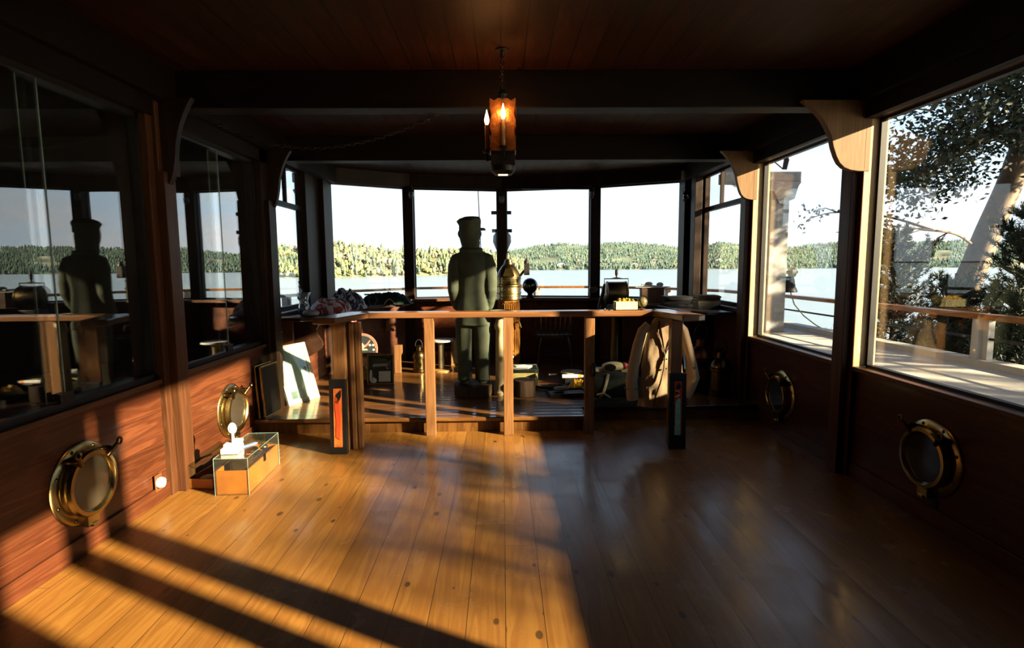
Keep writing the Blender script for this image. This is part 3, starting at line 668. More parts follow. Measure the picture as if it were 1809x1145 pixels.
# right shelf
t = thing('cardboard_box', 'brown box topped with loose papers on the right shelf', 'box', (1.95, 7.22, SH), -.12)
P().box((-.14, -.12, 0), (.14, .12, .20)).box((-.143, -.123, .15), (-.14, .123, .2)).build('carton', plain('brown_carton', (.10, .055, .035), .7), t, bevel=.003)
P().prism([(-.22, -.1), (.10, -.16), (.24, .02), (.05, .16), (-.16, .12)], .008, Matrix.Translation((0, 0, .2))).prism([(-.12, -.1), (.12, -.12), (.15, .1), (-.1, .12)], .02, Matrix.Translation((-.02, 0, .208)) @ Matrix.Rotation(.10, 4, 'Y')).build('loose_papers', M_PAPER, t)
P().ball((.10, -.02, .235), (.045, .04, .03), 10, 8).ball((-.04, 0, .245), (.05, .04, .025), 10, 8).build('crumpled_paper', M_PAPER, t)
gr = 'dark records stacked on the right shelf'
rec = []
for k in range(6):
    w_ = .15 + .012 * random.random()
    o = P().box((-w_, -.13, 0), (w_, .13, .018)).build('record_album', plain('album_cover_%d' % k, random.choice([(.015, .015, .018), (.02, .012, .012), (.012, .018, .024)]), .7), loc=(2.12 + random.uniform(-.01, .01), 6.72 + random.uniform(-.01, .01), SH + k * .0185), rot=(0, 0, random.uniform(-.15, .15)))
    tag(o, ('lowest', 'second lowest', 'third lowest', 'fourth lowest', 'second from top', 'topmost')[k] + ' dark flat album in the left stack on the right shelf', 'record', gr)
cols = [((.03, .03, .035), 'black book at the bottom of the right hand stack', .035), ((.10, .10, .11), 'grey book second from bottom in the right hand stack', .02), ((.34, .27, .16), 'thick tan book in the middle of the right hand stack', .035),
        ((.04, .03, .03), 'dark book above the tan one in the right hand stack', .03), ((.20, .12, .06), 'brown folder near the top of the right hand stack', .02), ((.5, .5, .5), 'pale magazine on top of the right hand stack', .008)]
z = SH
for k, (c, lb, h) in enumerate(cols):
    t = thing('book', lb, 'book', (2.30 + random.uniform(-.01, .01), 6.22 + random.uniform(-.01, .01), z), random.uniform(-.12, .12), 'books in the right hand stack')
    P().box((-.125, -.10, 0), (.125, .10, .003)).box((-.125, -.10, h - .003), (.125, .10, h)).box((-.125, -.10, 0), (.125, -.095, h)).build('cover', plain('book_cover_%d' % k, tuple(x * .3 for x in c), .8), t)
    P().box((-.12, -.095, .003), (.12, .0945, h - .003)).build('pages', M_PALEW, t)
    z += h + .0005

# on the rail
t = thing('cream_box', 'small cream box of yellow trinkets standing on the guard rail', 'box', (1.08, 4.84, RZ + .0505))
P().box((-.10, -.05, 0), (.10, .05, .006)).box((-.10, -.05, 0), (.10, -.044, .075)).box((-.10, .044, 0), (.10, .05, .075)).box((-.10, -.05, 0), (-.094, .05, .075)).box((.094, -.05, 0), (.10, .05, .075)).build('carton', M_CREAM, t)
p = P()
for k in range(26): p.ball((random.uniform(-.07, .07), random.uniform(-.03, .03), .078 + random.uniform(-.008, .014)), random.uniform(.008, .016), 7, 5)
o = p.build('yellow_trinkets', M_YEL, t); o['kind'] = 'stuff'
P().prism([(-.08, -.045), (.05, -.047), (.07, .02), (-.06, .04)], .006, z0=.072).build('red_cloth', plain('salmon_cloth', (.6, .16, .08), .7), t)
t = thing('desk_globe', 'small globe on a stand at right of the cream box', 'globe', (1.225, 4.84, RZ + .0505))
P().ball((0, 0, .068), .048, 24, 16).build('globe_ball', clothmat('globe_map', [(0, (.20, .17, .08)), (.5, (.42, .32, .12)), (.6, (.12, .14, .1))], 22, .4), t, smooth=True)
P().lathe([(.03, 0), (.03, .008), (.012, .012), (.008, .018)], seg=20).build('foot', M_FIR, t, smooth=True)
P().tube([(.054 * math.sin(a), 0, .068 + .054 * math.cos(a)) for a in [PI * k / 16 for k in range(17)]], .004, 8).build('meridian', M_IRON, t, smooth=True)
for k, (x, l) in enumerate(((.90, 'tiny tan pebble on the rail left of the cream box'), (.935, 'second tiny pebble on the rail, closer to the cream box'))):
    o = P().ball((0, 0, .008), (.014, .01, .009), 10, 6).build('pebble', M_PALEW, loc=(x, 4.84, RZ + .05), smooth=True); tag(o, l, 'pebble')

# ------------------------------------------------------------------ things on the platform, left
def picture(name, label, loc, w, h, frame, art, tilt, rz, fw=.05, th=.03, cat='picture', glass=False, group=None, mat_inner=None):
    t = thing(name, label, cat, loc, group=group); t.rotation_euler = Euler((tilt, 0, rz), 'XYZ')
    p = P(); p.box((-w / 2, 0, 0), (w / 2, th, fw)).box((-w / 2, 0, h - fw), (w / 2, th, h)).box((-w / 2, 0, fw), (-w / 2 + fw, th, h - fw)).box((w / 2 - fw, 0, fw), (w / 2, th, h - fw))
    p.build('frame', frame, t, bevel=.004)
    P().box((-w / 2 + fw * .8, th * .45, fw * .8), (w / 2 - fw * .8, th * .9, h - fw * .8)).build('artwork', art, t)
    if glass: P().box((-w / 2 + fw * .9, th * .3, fw * .9), (w / 2 - fw * .9, th * .34, h - fw * .9)).build('glass', M_GLASSC, t)
    return t
M_SILV = plain('silvered_frame', (.42, .38, .28), .35, .3, 30, .2)
M_ARTSEA = clothmat('pale_seascape', [(0, (.52, .58, .56)), (.45, (.66, .68, .62)), (.62, (.50, .55, .53))], 2.5, .5)
# big leaning picture, facing the room
big = picture('framed_picture', 'large silver framed picture leaning on the left wall under the shelf', (-1.99, 5.50, ZP), .42, .60, M_SILV, M_ARTSEA, math.radians(-17), math.radians(66), .045, .03, glass=True)
P().box((-.135, .012, .055), (-.06, .0135, .13)).build('dark_motif', plain('dark_motif', (.12, .15, .14), .5), big)
for k, (x, y, h, l) in enumerate(((-2.155, 5.02, .48, 'gilt edged frame standing outermost against the left wall'), (-2.115, 5.04, .47, 'gilt edged frame standing second from the left wall'))):
    picture('gilt_frame', l, (x, y, ZP), .30, h, M_GOLD, M_BLACK, math.radians(-3), math.radians(84), .014, .018)
o = P().box((-.13, 0, 0), (.13, .012, .60)).build('backing_board', M_BLACK, loc=(-2.155, 5.20, ZP), rot=(math.radians(-5), 0, math.radians(80))); tag(o, 'black board standing behind the large silver framed picture', 'board')
t = thing('wall_hook', 'small double coat hook with two white tipped pegs on left wall', 'hook', (XL + .055, 5.30, .84))
P().box((-.005, -.02, -.1), (.008, .02, .02)).build('plate', M_IRON, t)
for sg in (-1, 1): P().tube([(.008, sg * .02, 0), (.03, sg * .05, .03)], .009).build('peg', M_WHITEW, t)

# eagle board
t = thing('emblem_board', 'black arched board with red winged emblem and gold coins', 'plaque', (-1.79, 6.98, ZP)); t.rotation_euler = (math.radians(-9), 0, math.radians(8))
arch = lambda r, z0, zc: [(-r, z0), (r, z0)] + [(r * math.cos(a), zc + r * math.sin(a)) for a in [PI * k / 20 for k in range(21)]][0:]
mxz = lambda y: Matrix(((1, 0, 0, 0), (0, 0, -1, y), (0, 1, 0, 0), (0, 0, 0, 1)))
P().prism(arch(.195, 0, .31), .03, mxz(.03)).build('rim', plain('faded_red_board', (.32, .11, .08), .5), t, bevel=.003)
P().prism(arch(.172, .02, .31), .006, mxz(0)).build('face', plain('black_board_face', (.022, .026, .03), .35), t)
p = P()
for k in range(24):
    a0 = PI * k / 24; a1 = PI * (k + 1) / 24
    p.beam((.166 * math.cos(a0), -.008, .31 + .166 * math.sin(a0)), (.166 * math.cos(a1), -.008, .31 + .166 * math.sin(a1)), .003, .006, up=(0, 1, 0))
p.build('border_line', M_PALEW, t)
p = P()
for sg in (-1, 1): p.prism([(sg * .01, .345), (sg * .05, .36), (sg * .085, .40), (sg * .11, .42), (sg * .09, .375), (sg * .075, .35), (sg * .045, .325), (sg * .01, .31)][::sg], .004, mxz(-.006))
p.build('wings', plain('red_wings', (.5, .16, .13), .5), t)
P().prism([(-.022, .36), (0, .385), (.022, .36), (.03, .33), (.01, .30), (-.01, .30), (-.03, .33)], .006, mxz(-.006)).build('shield', M_PALEW, t)
P().prism([(-.075, .285), (.075, .285), (.06, .305), (-.06, .305)], .004, mxz(-.006)).build('scroll', plain('straw_scroll', (.45, .38, .18), .5), t)
for x, z in ((-.13, .35), (-.095, .35), (.10, .35), (.14, .35), (-.14, .29), (-.145, .24), (-.145, .19), (-.14, .14), (.145, .29), (.145, .24)):
    P().lathe([(.014, 0), (.014, .005), (.002, .006)], c=(0, 0, 0), seg=14).build('gold_coin', M_CREAM, t, loc=(x, -.006, z), rot=(PI / 2, 0, 0))

# two thin wood framed shadow boxes
M_OAK = plain('golden_oak_frame', (.34, .19, .06), .4, nscale=14, namp=.25)
M_DKART = clothmat('dark_photo', [(0, (.015, .016, .018)), (.5, (.03, .03, .03)), (.66, (.12, .12, .11))], 9, .4)
picture('oak_frame', 'oak framed dark picture partly hidden behind the shadow box', (-1.60, 6.50, ZP), .27, .33, M_OAK, M_DKART, math.radians(-8), 0, .014, .02, glass=True)
t = picture('shadow_box', 'oak framed shadow box holding a ship model and white card', (-1.41, 6.28, ZP), .30, .345, M_OAK, M_DKART, math.radians(-8), .05, .014, .05, glass=True)
P().prism([(-.09, .20), (.09, .21), (.08, .24), (-.08, .235)], .012, mxz(.02)).build('model_hull', M_WHITEW, t)
P().box((-.075, .012, .24), (.07, .02, .30)).build('model_rigging', M_STAT, t)
P().box((-.02, .008, .03), (.115, .018, .15)).build('white_card', M_PAPER, t)
P().ball((.09, .018, .19), (.03, .012, .035), 12, 8).ball((.10, .018, .25), (.02, .01, .04), 12, 8).build('bottle', M_CLEARG, t, smooth=True)
P().ball((-.08, .015, .045), (.04, .012, .03), 10, 6).ball((-.11, .015, .10), (.02, .01, .07), 10, 6).build('white_figure', M_PAPER, t)
o = P().prism([(-.05, 0), (.03, 0), (.03, .22), (.05, .26), (.05, .36), (-.05, .36)], .04, mxz(.02)).build('wooden_block', M_FIR, loc=(-1.32, 6.95, ZP), bevel=.004); tag(o, 'notched fir board standing behind the shadow box', 'board')
# small lantern
def lantern(name, label, loc, s, body, cap):
    t = thing(name, label, 'lantern', loc)
    P().lathe([(.11 * s, 0), (.115 * s, .01 * s), (.115 * s, .05 * s), (.10 * s, .06 * s), (.10 * s, .25 * s), (.118 * s, .26 * s), (.118 * s, .29 * s), (.10 * s, .30 * s)], seg=28).build('body', body, t, smooth=True)
    P().lathe([(.108 * s, .295 * s), (.10 * s, .33 * s), (.07 * s, .37 * s), (.045 * s, .39 * s), (.045 * s, .45 * s), (.055 * s, .46 * s), (.03 * s, .48 * s)], seg=28).build('chimney_cap', cap, t, smooth=True)
    P().tube([(.06 * s * math.cos(a), 0, .48 * s + .10 * s * math.sin(a)) for a in [-.5 + (PI + 1) * k / 18 for k in range(19)]], .007 * s, 8).build('carry_ring', M_IRON, t, smooth=True)
    P().lathe([(.06 * s, 0), (.06 * s, .012 * s), (.045 * s, .016 * s)], seg=20).build('lens', cap, t, loc=(0, -.098 * s, .15 * s), rot=(PI / 2, 0, 0))
    return t
lantern('brass_lantern', 'small brass lantern on the platform left of the round table', (-1.07, 7.0, ZP), .72, M_BRASSD, M_BRASSD)
lantern('ship_lantern', 'taller copper ship lantern standing at right by the wall', (2.12, 5.85, ZP), 1.22, M_BRASSD, M_DCOP)
lantern('ship_lantern', 'shorter dark ship lantern in front of the taller copper one', (2.24, 5.60, ZP), 1.0, M_BRASSD, M_BRASSD)
# small round table
t = thing('pedestal_table', 'small round white topped table on a post left of the statue', 'table', (-.80, 7.1, ZP))
P().lathe([(.02, .38), (.16, .38), (.165, .39), (.16, .405), (.02, .405)], seg=28).build('table_top', M_WHITEW, t, smooth=True)
P().lathe([(.035, .02), (.04, .05), (.035, .2), (.04, .38)], seg=16).build('post', M_PALEW, t, smooth=True)
P().lathe([(.14, 0), (.14, .015), (.04, .025)], seg=24).build('foot', M_OAK, t, smooth=True)
picture('small_picture', 'small oak framed picture leaning beside the statue legs', (-.62, 7.42, ZP), .17, .38, M_OAK, plain('cream_art', (.6, .5, .3), .5), math.radians(-8), -.05, .03, .02)
t = thing('red_lifebuoy_stand', 'small curved orange wood bracket on the bow wall', 'bracket', (-1.62, 7.70, .62))
t['label'] = 'small curved wooden bracket catching sun on the bow wall'
t.name = 'curved_bracket'
P().prism([(0, 0), (.10, -.04), (.11, -.01), (.06, .02), (.04, .08), (.05, .14), (.02, .12), (0, .10)], .03, mxz(.02)).build('bracket_body', M_FIR, t, bevel=.003)
P().box((-.01, -.005, -.03), (.1, .01, 0)).build('shelf_lip', M_FIR, t)

# chair
t = thing('captain_chair', 'dark spindle back wooden captain chair in the shade by the bow', 'chair', (.68, 7.45, ZP), .05)
P().prism([(-.24, -.20), (.24, -.20), (.25, .05), (.22, .22), (-.22, .22), (-.25, .05)], .035, z0=.40).build('seat', M_DKWOOD, t, bevel=.012)
for sx_ in (-1, 1):
    for sy_ in (-1, 1):
        P().tube([(sx_ * .18, sy_ * .15, .41), (sx_ * .20, sy_ * .17, .28), (sx_ * .205, sy_ * .175, .24), (sx_ * .23, sy_ * .2, 0)], [.016, .022, .016, .015], 10).build('leg', M_DKWOOD, t, smooth=True)
P().tube([(-.21, -.18, .16), (.21, -.18, .16)], .011).tube([(-.205, -.175, .22), (.205, -.175, .22)], .011).tube([(-.21, .18, .16), (.21, .18, .16)], .011).tube([(-.21, -.18, .14), (-.21, .18, .14)], .011).tube([(.21, -.18, .14), (.21, .18, .14)], .011).build('stretcher', M_DKWOOD, t)
P().tube([(-.25, .16, .56), (-.26, -.05, .66), (-.22, -.2, .705), (0, -.23, .71), (.22, -.2, .705), (.26, -.05, .66), (.25, .16, .56)], .022, 10).build('back_rail', M_DKWOOD, t, smooth=True)
for k in range(7):
    a = -.18 + .06 * k
    P().tube([(a, -.17, .43), (a * 1.05, -.20, .56), (a * 1.1, -.22, .70)], [.009, .012, .008], 8).build('spindle', M_DKWOOD, t, smooth=True)
for sg in (-1, 1):
    P().tube([(sg * .22, .1, .43), (sg * .25, .13, .56)], .013, 8).build('arm_support', M_DKWOOD, t, smooth=True)
    P().tube([(sg * .23, -.06, .43), (sg * .255, -.06, .66)], .013, 8).build('arm_support', M_DKWOOD, t, smooth=True)

# glass display case right of statue
def case(name, label, loc, rz, l, w, hb, hg, body, split=0):
    t = thing(name, label, 'display case', loc, rz)
    p = P(); p.box((-w / 2, -l / 2, 0), (w / 2, l / 2, .012)).box((-w / 2, -l / 2, 0), (w / 2, -l / 2 + .012, hb)).box((-w / 2, l / 2 - .012, 0), (w / 2, l / 2, hb)).box((-w / 2, -l / 2, 0), (-w / 2 + .012, l / 2, hb)).box((w / 2 - .012, -l / 2, 0), (w / 2, l / 2, hb))
    p.build('box_body', body, t, bevel=.003)
    e = .004
    p = P(); x0, x1, y0, y1, z0, z1 = -w / 2 - e, w / 2 + e, -l / 2 - e, l / 2 + e, 0.0, hb + hg
    p.box((x0, y0, z1 - e), (x1, y1, z1)).box((x0, y0, z0), (x1, y0 + e / 2, z1)).box((x0, y1 - e / 2, z0), (x1, y1, z1)).box((x0, y0, z0), (x0 + e / 2, y1, z1)).box((x1 - e / 2, y0, z0), (x1, y1, z1))
    c = p.build('acrylic_cover', M_GLASSC, t)
    p = P()
    for x in (x0, x1):
        p.tube([(x, y0, z1), (x, y1, z1)], .0012, 6).tube([(x, y0, z0), (x, y0, z1)], .0012, 6).tube([(x, y1, z0), (x, y1, z1)], .0012, 6)
    p.tube([(x0, y0, z1), (x1, y0, z1)], .0012, 6).tube([(x0, y1, z1), (x1, y1, z1)], .0012, 6)
    p.build('cover_edge', plain('acrylic_edge', (.25, .36, .30), .2), c)
    return t
t = case('display_case', 'low glass topped display case behind the stump, papers on its lid', (.19, 6.15, ZP), 0, .30, .38, .11, .10, plain('pale_box_wood', (.45, .28, .12), .5))
P().ball((.03, 0, .06), (.12, .08, .03), 14, 8).build('contents', M_PALEW, t, smooth=True)
o = P().prism([(-.12, -.07), (.05, -.09), (.14, .01), (.04, .09), (-.10, .06)], .006).prism([(-.07, -.05), (.08, -.04), (.06, .05), (-.06, .05)], .008, z0=.006).build('paper_sheet', M_PAPER, loc=(.20, 6.15, ZP + .212), rot=(0, 0, .3)); tag(o, 'loose white papers on top of the glass display case', 'paper')

# bits lying right of the case
t = thing('round_drum', 'round dark drum with a tan top lying beyond the yellow pouch', 'drum', (.80, 6.35, ZP))
P().lathe([(.13, 0), (.135, .02), (.135, .10), (.13, .11)], seg=32).build('shell', M_BLACK, t, smooth=True)
P().lathe([(.132, .108), (.125, .118), (.01, .122)], seg=32).build('drum_head', M_PALEW, t, smooth=True)
P().tube([(-.13, -.02, .09), (-.26, -.03, .085)], .011).ball((-.27, -.03, .085), .017, 10, 8).build('neck', M_BLACK, t, smooth=True)
t = thing('white_tube', 'white roll with orange band propped on drum edge', 'tube', (.80, 6.19, ZP), .0)
P().lathe([(.004, -.13), (.022, -.13), (.022, .13), (.004, .13)], c=(.0, 0, .09), seg=18, axis='X').build('roll', M_PAPER, t, smooth=True)
P().lathe([(.0226, .05), (.0232, .052), (.0232, .085), (.0226, .087)], c=(0, 0, .09), seg=18, axis='X').build('orange_band', plain('orange_band', (.8, .25, .05), .5), t)
P().box((-.1, -.02, 0), (.1, .04, .068)).build('cradle', M_BLACK, t, bevel=.004)
o = mound(.11, .09, .10, 5).build('yellow_pouch', plain('yellow_vinyl', (.75, .42, .02), .35), loc=(.82, 5.96, ZP), smooth=True); tag(o, 'crumpled bright yellow pouch by the third rail post', 'pouch')
t = thing('black_tray', 'flat black tray with a grey lid near the yellow pouch', 'tray', (.66, 5.66, ZP), .1)
P().box((-.20, -.13, 0), (.20, .13, .03)).box((-.20, -.13, .03), (.20, -.12, .045)).box((-.20, .12, .03), (.20, .13, .045)).box((-.20, -.12, .03), (-.19, .12, .045)).box((.19, -.12, .03), (.2, .12, .045)).build('tray_body', M_BLACK, t, bevel=.004)
P().ball((-.05, .05, .06), (.085, .05, .024), 16, 8).build('grey_lid', M_WHITEW, t, smooth=True)
# coiled cord
pts = [(.02 + (.10 + .012 * k / 30) * math.cos(k * .42) * 1.3, .06 * math.sin(k * .42) + .01, .012 + .0006 * k) for k in range(50)]
o = P().tube([(x, y, z) for x, y, z in pts], .007, 8).build('coiled_cord', M_BLACK, loc=(.50, 5.95, ZP - .004), smooth=True); tag(o, 'loose black cord coiled on the floor left of black tray', 'cord')

# dark pile in front of right
M_DUFF = plain('dark_green_canvas', (.035, .045, .04), .8, nscale=20, namp=.3)
M_STRAP = plain('cream_webbing', (.62, .58, .38), .7)
t = thing('duffel_bag', 'stuffed dark canvas bag with cream straps behind the third rail post', 'bag', (1.10, 5.48, ZP), .0)
p = P(); n_ = 26
rs = []
for i in range(15):
    u = i / 14; x = -.30 + .60 * u; k = (1 - abs(2 * u - 1) ** 3.2) ** .5 if 0 < u < 1 else .05
    rs.append([(x + .02 * noise.noise(Vector((x * 5, a, 0))), (.15 * k) * math.cos(a) * (1 + .12 * noise.noise(Vector((x * 6, math.cos(a) * 2, 3)))), .15 + (.15 * k) * math.sin(a) * (1 + .16 * noise.noise(Vector((x * 7, math.sin(a) * 2, 7))))) for a in [2 * PI * j / n_ for j in range(n_)]])
p.rings(rs).build('bag_body', M_DUFF, t, smooth=True)
p = P()
p.tube([(-.14 + .01 * k, -.155 * math.cos((k - 4) * .22) , .15 + .155 * math.sin((k - 4) * .22) + .004) for k in range(9)], [.016] * 9, 8, flat=(1, .35))
p.tube([(-.18, -.16, .08), (-.12, -.185, .10), (-.06, -.18, .06), (-.05, -.17, .01)], .012, 8)
p.build('strap', M_STRAP, t, smooth=True)
o = mound(.34, .08, .07, 31).build('dark_blanket', M_DUFF, loc=(1.16, 5.255, ZP), smooth=True); tag(o, 'dark folded blanket on the platform edge under the bag', 'blanket')
o = mound(.09, .07, .05, 33).build('blue_cloth', plain('slate_blue_cloth', (.10, .14, .22), .8), loc=(1.33, 5.66, ZP), smooth=True); tag(o, 'small slate blue cloth between the bag and jacket hem', 'cloth')
t = thing('folded_cap', 'cream rolled cap with red end and dark disc on top of the bag', 'hat', (1.08, 5.48, ZP + .29))
P().ball((.03, 0, .045), (.12, .07, .045), 20, 10).build('cap_body', M_CREAM, t, smooth=True)
P().ball((.14, -.01, .05), (.035, .045, .035), 14, 8).build('red_end', plain('pinkish_red_cloth', (.6, .10, .08), .6), t, smooth=True)
P().lathe([(.045, 0), (.045, .008), (.004, .01)], c=(0, 0, 0), seg=20, sxy=(1.3, .8)).build('dark_disc', M_BLACK, t, loc=(-.02, -.07, .045), rot=(PI / 2, 0, 0))
P().box((-.18, -.05, -.0), (-.02, .05, .03)).build('folded_paper', M_CREAM, t)
P().box((.1, -.05, -.01), (.2, .03, .015)).build('folded_paper', M_CREAM, t)

# ------------------------------------------------------------------ jacket on hanger
M_COAT = plain('cream_linen', (.42, .30, .18), .8, nscale=60, namp=.06, bump=.1)
M_PIPE = plain('brown_piping', (.10, .06, .035), .7)
t = thing('hanging_jacket', 'cream linen jacket hung beside the right end post of the rail', 'jacket', (1.36, 4.66, 0))
def fold(a, z, s): return 1 + s * math.sin(a * 7 + z * 3) + s * .6 * math.sin(a * 13 - z * 5)
rs = []
for i in range(22):
    u = i / 21; z = .28 + .76 * u
    rx = .20 * (1 - .30 * u) if u < .85 else .20 * (.745 - (u - .85) * 2.6)
    ry = .075 * (1 - .2 * u)
    rs.append([(rx * math.cos(a) * fold(a, z * 6, .035 * (1 - u)), ry * math.sin(a) * fold(a, z * 6, .12 * (1 - u)), z) for a in [2 * PI * k / 48 for k in range(48)]])
P().rings(rs).build('jacket_body', M_COAT, t, smooth=True)
for sg, nm in ((-1, 'l'), (1, 'r')):
    sl_ = [(sg * .12, 0, .98), (sg * .17, 0, .93), (sg * .21, .0, .80), (sg * .245, -.01, .64), (sg * .265, -.02, .50), (sg * .255, -.02, .38), (sg * .25, -.02, .345)] if sg < 0 else [(.12, .01, .98), (.17, .01, .93), (.21, .02, .80), (.25, .03, .66), (.28, .03, .52), (.24, .03, .42), (.20, .02, .35)]
    sv = P().tube(sl_, [.05, .055, .057, .058, .062, .064, .062], 20, flat=(1, .8)).build('sleeve', M_COAT, t, smooth=True)
    if sg < 0:
        P().tube([(sg * .262 + .064 * math.cos(a), -.02 + .055 * math.sin(a), .44) for a in [2 * PI * k / 20 for k in range(20)]], .003, 6, close=True).build('cuff_piping', M_PIPE, sv)
P().tube([(-.05, -.055, 1.02), (-.06, -.066, .92), (-.03, -.072, .82), (.0, -.078, .73), (-.01, -.088, .62), (-.04, -.098, .50), (-.08, -.10, .38), (-.09, -.10, .30)], .006, 8).tube([(.05, -.055, 1.02), (.06, -.06, .92), (.04, -.072, .82), (.0, -.078, .73)], .006, 8).build('front_piping', M_PIPE, t, smooth=True)
P().prism([(-.045, .0), (.0, -.25), (.05, .0)], .004, Matrix.Translation((0, -.066, 1.02)) @ Matrix.Rotation(PI / 2, 4, 'X')).build('shirt_front', plain('tan_shirt', (.30, .2, .12), .8), t)
P().tube([(-.05, -.03, 1.0), (0, -.055, .985), (.05, -.03, 1.0)], .02, 8).build('red_collar', M_RED, t, smooth=True)
hg = P().tube([(-.14, 0, .985), (-.02, 0, 1.02), (0, 0, 1.03), (.02, 0, 1.02), (.14, 0, .985)], .006, 8).tube([(0, 0, 1.025), (0, 0, 1.035), (.0, .05, 1.04)], .003, 6).build('hanger', M_IRON, t, smooth=True)
for z in (.70, .62): P().ball((.012, -.088, z), .008, 8, 6).build('button', M_PIPE, t)
P().tube([(.165, -.01, .98), (.19, .0, .82), (.195, .0, .60)], .006, 6).build('blue_lining', plain('blue_lining', (.15, .33, .75), .6), t)  # blue strip painted on to stand for blue light along the jacket
P().box((.262, -.034, .60), (.278, -.03, .62)).build('sleeve_badge', M_PIPE, t)

# ------------------------------------------------------------------ portholes
def porthole(label, loc, right=False, plate=False):
    t = thing('brass_porthole', label, 'porthole', loc)
    # local +z points into the room, local -x is up
    t.rotation_euler = Matrix(((0, 0, 1), (0, 1, 0), (-1, 0, 0))).to_euler() if not right else (Matrix.Rotation(PI, 3, 'Z') @ Matrix(((0, 0, 1), (0, 1, 0), (-1, 0, 0)))).to_euler()
    br, brd = (M_BRASS, M_BRASSD)
    P().lathe([(.15, 0), (.215, 0), (.218, .006), (.21, .014), (.168, .018), (.163, .045), (.150, .045), (.15, 0)], seg=56).build('flange', br, t, smooth=True)
    P().lathe([(.152, .04), (.172, .042), (.176, .055), (.168, .072), (.150, .074), (.138, .062), (.136, .045), (.15, .04)], seg=56).build('window_ring', br, t, smooth=True)
    P().lathe([(.001, .05), (.14, .05), (.14, .054), (.001, .054)], seg=48).build('pane', M_PORTG, t)
    for k in range(8):
        a = 2 * PI * k / 8 + .35
        P().ball((.194 * math.cos(a), .194 * math.sin(a), .014), (.011, .011, .008), 10, 6).build('bolt', brd, t, smooth=True)
    P().box((.165, -.04, .01), (.225, .04, .05)).box((.215, -.02, .02), (.235, .02, .06)).build('hinge', br, t, bevel=.004)
    for a in (PI - .75, PI + .62):
        c, s = math.cos(a), math.sin(a)
        d = P().tube([(.15 * c, .15 * s, .07), (.195 * c, .195 * s, .085), (.222 * c, .222 * s, .095)], [.014, .012, .010], 10).ball((.19 * c, .19 * s, .05), (.02, .02, .04), 12, 8).build('screw_dog', brd, t, smooth=True)
        P().torus((.237 * c, .237 * s, .10), .018, .006, 'Z', 16, 6).build('wing_nut', brd, d, smooth=True)
    return t
porthole('large lit brass porthole on the left wall nearest the viewer', (XL, 2.85, .375))
porthole('brass porthole on left wall above the orange display box', (XL, 4.45, .335))
porthole('shaded brass porthole low on the right wall nearest the viewer', (XR, 3.03, .385), True)
porthole('shaded brass porthole low on the far right wall section', (XR, 4.74, .34), True)
for y, l in ((3.0, 'small dark outlet plate under the near right porthole'), (4.72, 'small dark outlet plate under the far right porthole')):
    t = thing('outlet_plate', l, 'outlet', (XR, y, .10))
    P().box((-.008, -.035, -.055), (0, .035, .055)).build('plate', M_BLACK, t, bevel=.002)
    P().box((-.011, -.016, .01), (-.007, .016, .04)).box((-.011, -.016, -.04), (-.007, .016, -.01)).build('socket', M_RUBBER, t)
t = thing('night_light', 'round white night light plugged into the left wall baseboard', 'night light', (XL + .018, 3.44, .135))
P().box((0, -.035, -.055), (.006, .035, .055)).build('outlet_plate', plain('brown_plate', (.12, .05, .02), .4), t, bevel=.002)
P().lathe([(.032, .004), (.036, .02), (.030, .036), (.012, .044), (.002, .045)], seg=24, axis='X').build('white_cover', M_WHITE, t, smooth=True)

# ------------------------------------------------------------------ orange display box by the left wall, and tray
t = case('orange_display_box', 'long orange wooden box under clear cover by the left wall', (-1.80, 3.82, 0), .04, .55, .21, .165, .085, M_SUNW)
P().box((-.04, -.20, .02), (.06, -.06, .20)).build('dark_instrument', M_DKWOOD, t)
P().ball((.05, .0, .175), (.03, .10, .02), 12, 8).ball((-.03, .12, .175), (.05, .06, .02), 12, 8).ball((.04, .17, .18), (.03, .03, .02), 12, 8).build('brass_fittings', M_BRASS, t, smooth=True)
P().box((.1045, -.01, .13), (.112, .02, .18)).build('clasp', M_BRASSD, t)
o = P().box((-.05, -.1, 0), (.06, .12, .004)).build('blue_slip', plain('light_blue_slip', (.2, .4, .8), .6), loc=(-1.80, 3.79, .2515), rot=(0, 0, -.5), bevel=0); o.scale = (.25, .7, 1); tag(o, 'thin light blue strip lying on the clear box lid', 'strip')
t = thing('wooden_tray', 'shallow open orange wooden tray between orange box and left wall', 'tray', (-2.03, 3.87, 0), -.12)
P().box((-.095, -.22, 0), (.095, .22, .01)).box((-.095, -.22, 0), (.095, -.21, .07)).box((-.095, .21, 0), (.095, .22, .07)).box((-.095, -.22, 0), (-.085, .22, .07)).box((.085, -.22, 0), (.095, .22, .07)).build('tray_body', M_SUNW, t, bevel=.003)
P().ball((-.02, -.12, .03), (.05, .06, .03), 12, 8).ball((.03, .0, .03), (.04, .08, .025), 12, 8).build('pale_contents', M_PALEW, t, smooth=True)
t = thing('white_model', 'small white stepped model with round blue disc on the orange box', 'model', (-1.84, 3.68, .2515), .1)
P().box((-.055, -.06, 0), (.055, .06, .035)).box((-.05, -.02, .035), (.05, .06, .055)).box((.0, .01, .055), (.055, .06, .075)).build('stepped_base', M_PAPER, t, bevel=.003)
P().tube([(0, .02, .05), (.0, .02, .13)], .010, 10).build('stem', M_PAPER, t)
dd = P().lathe([(.002, 0), (.030, 0), (.034, .006), (.030, .012), (.002, .012)], seg=28, sxy=(.85, 1.15)).build('disc', M_PAPER, t, loc=(0, .026, .155), rot=(PI / 2, 0, 0), smooth=True)
P().lathe([(.002, .0125), (.020, .0135), (.016, .015), (.002, .0152)], seg=24, sxy=(.85, 1.1)).build('blue_face', plain('light_blue_face', (.25, .45, .85), .5), dd)

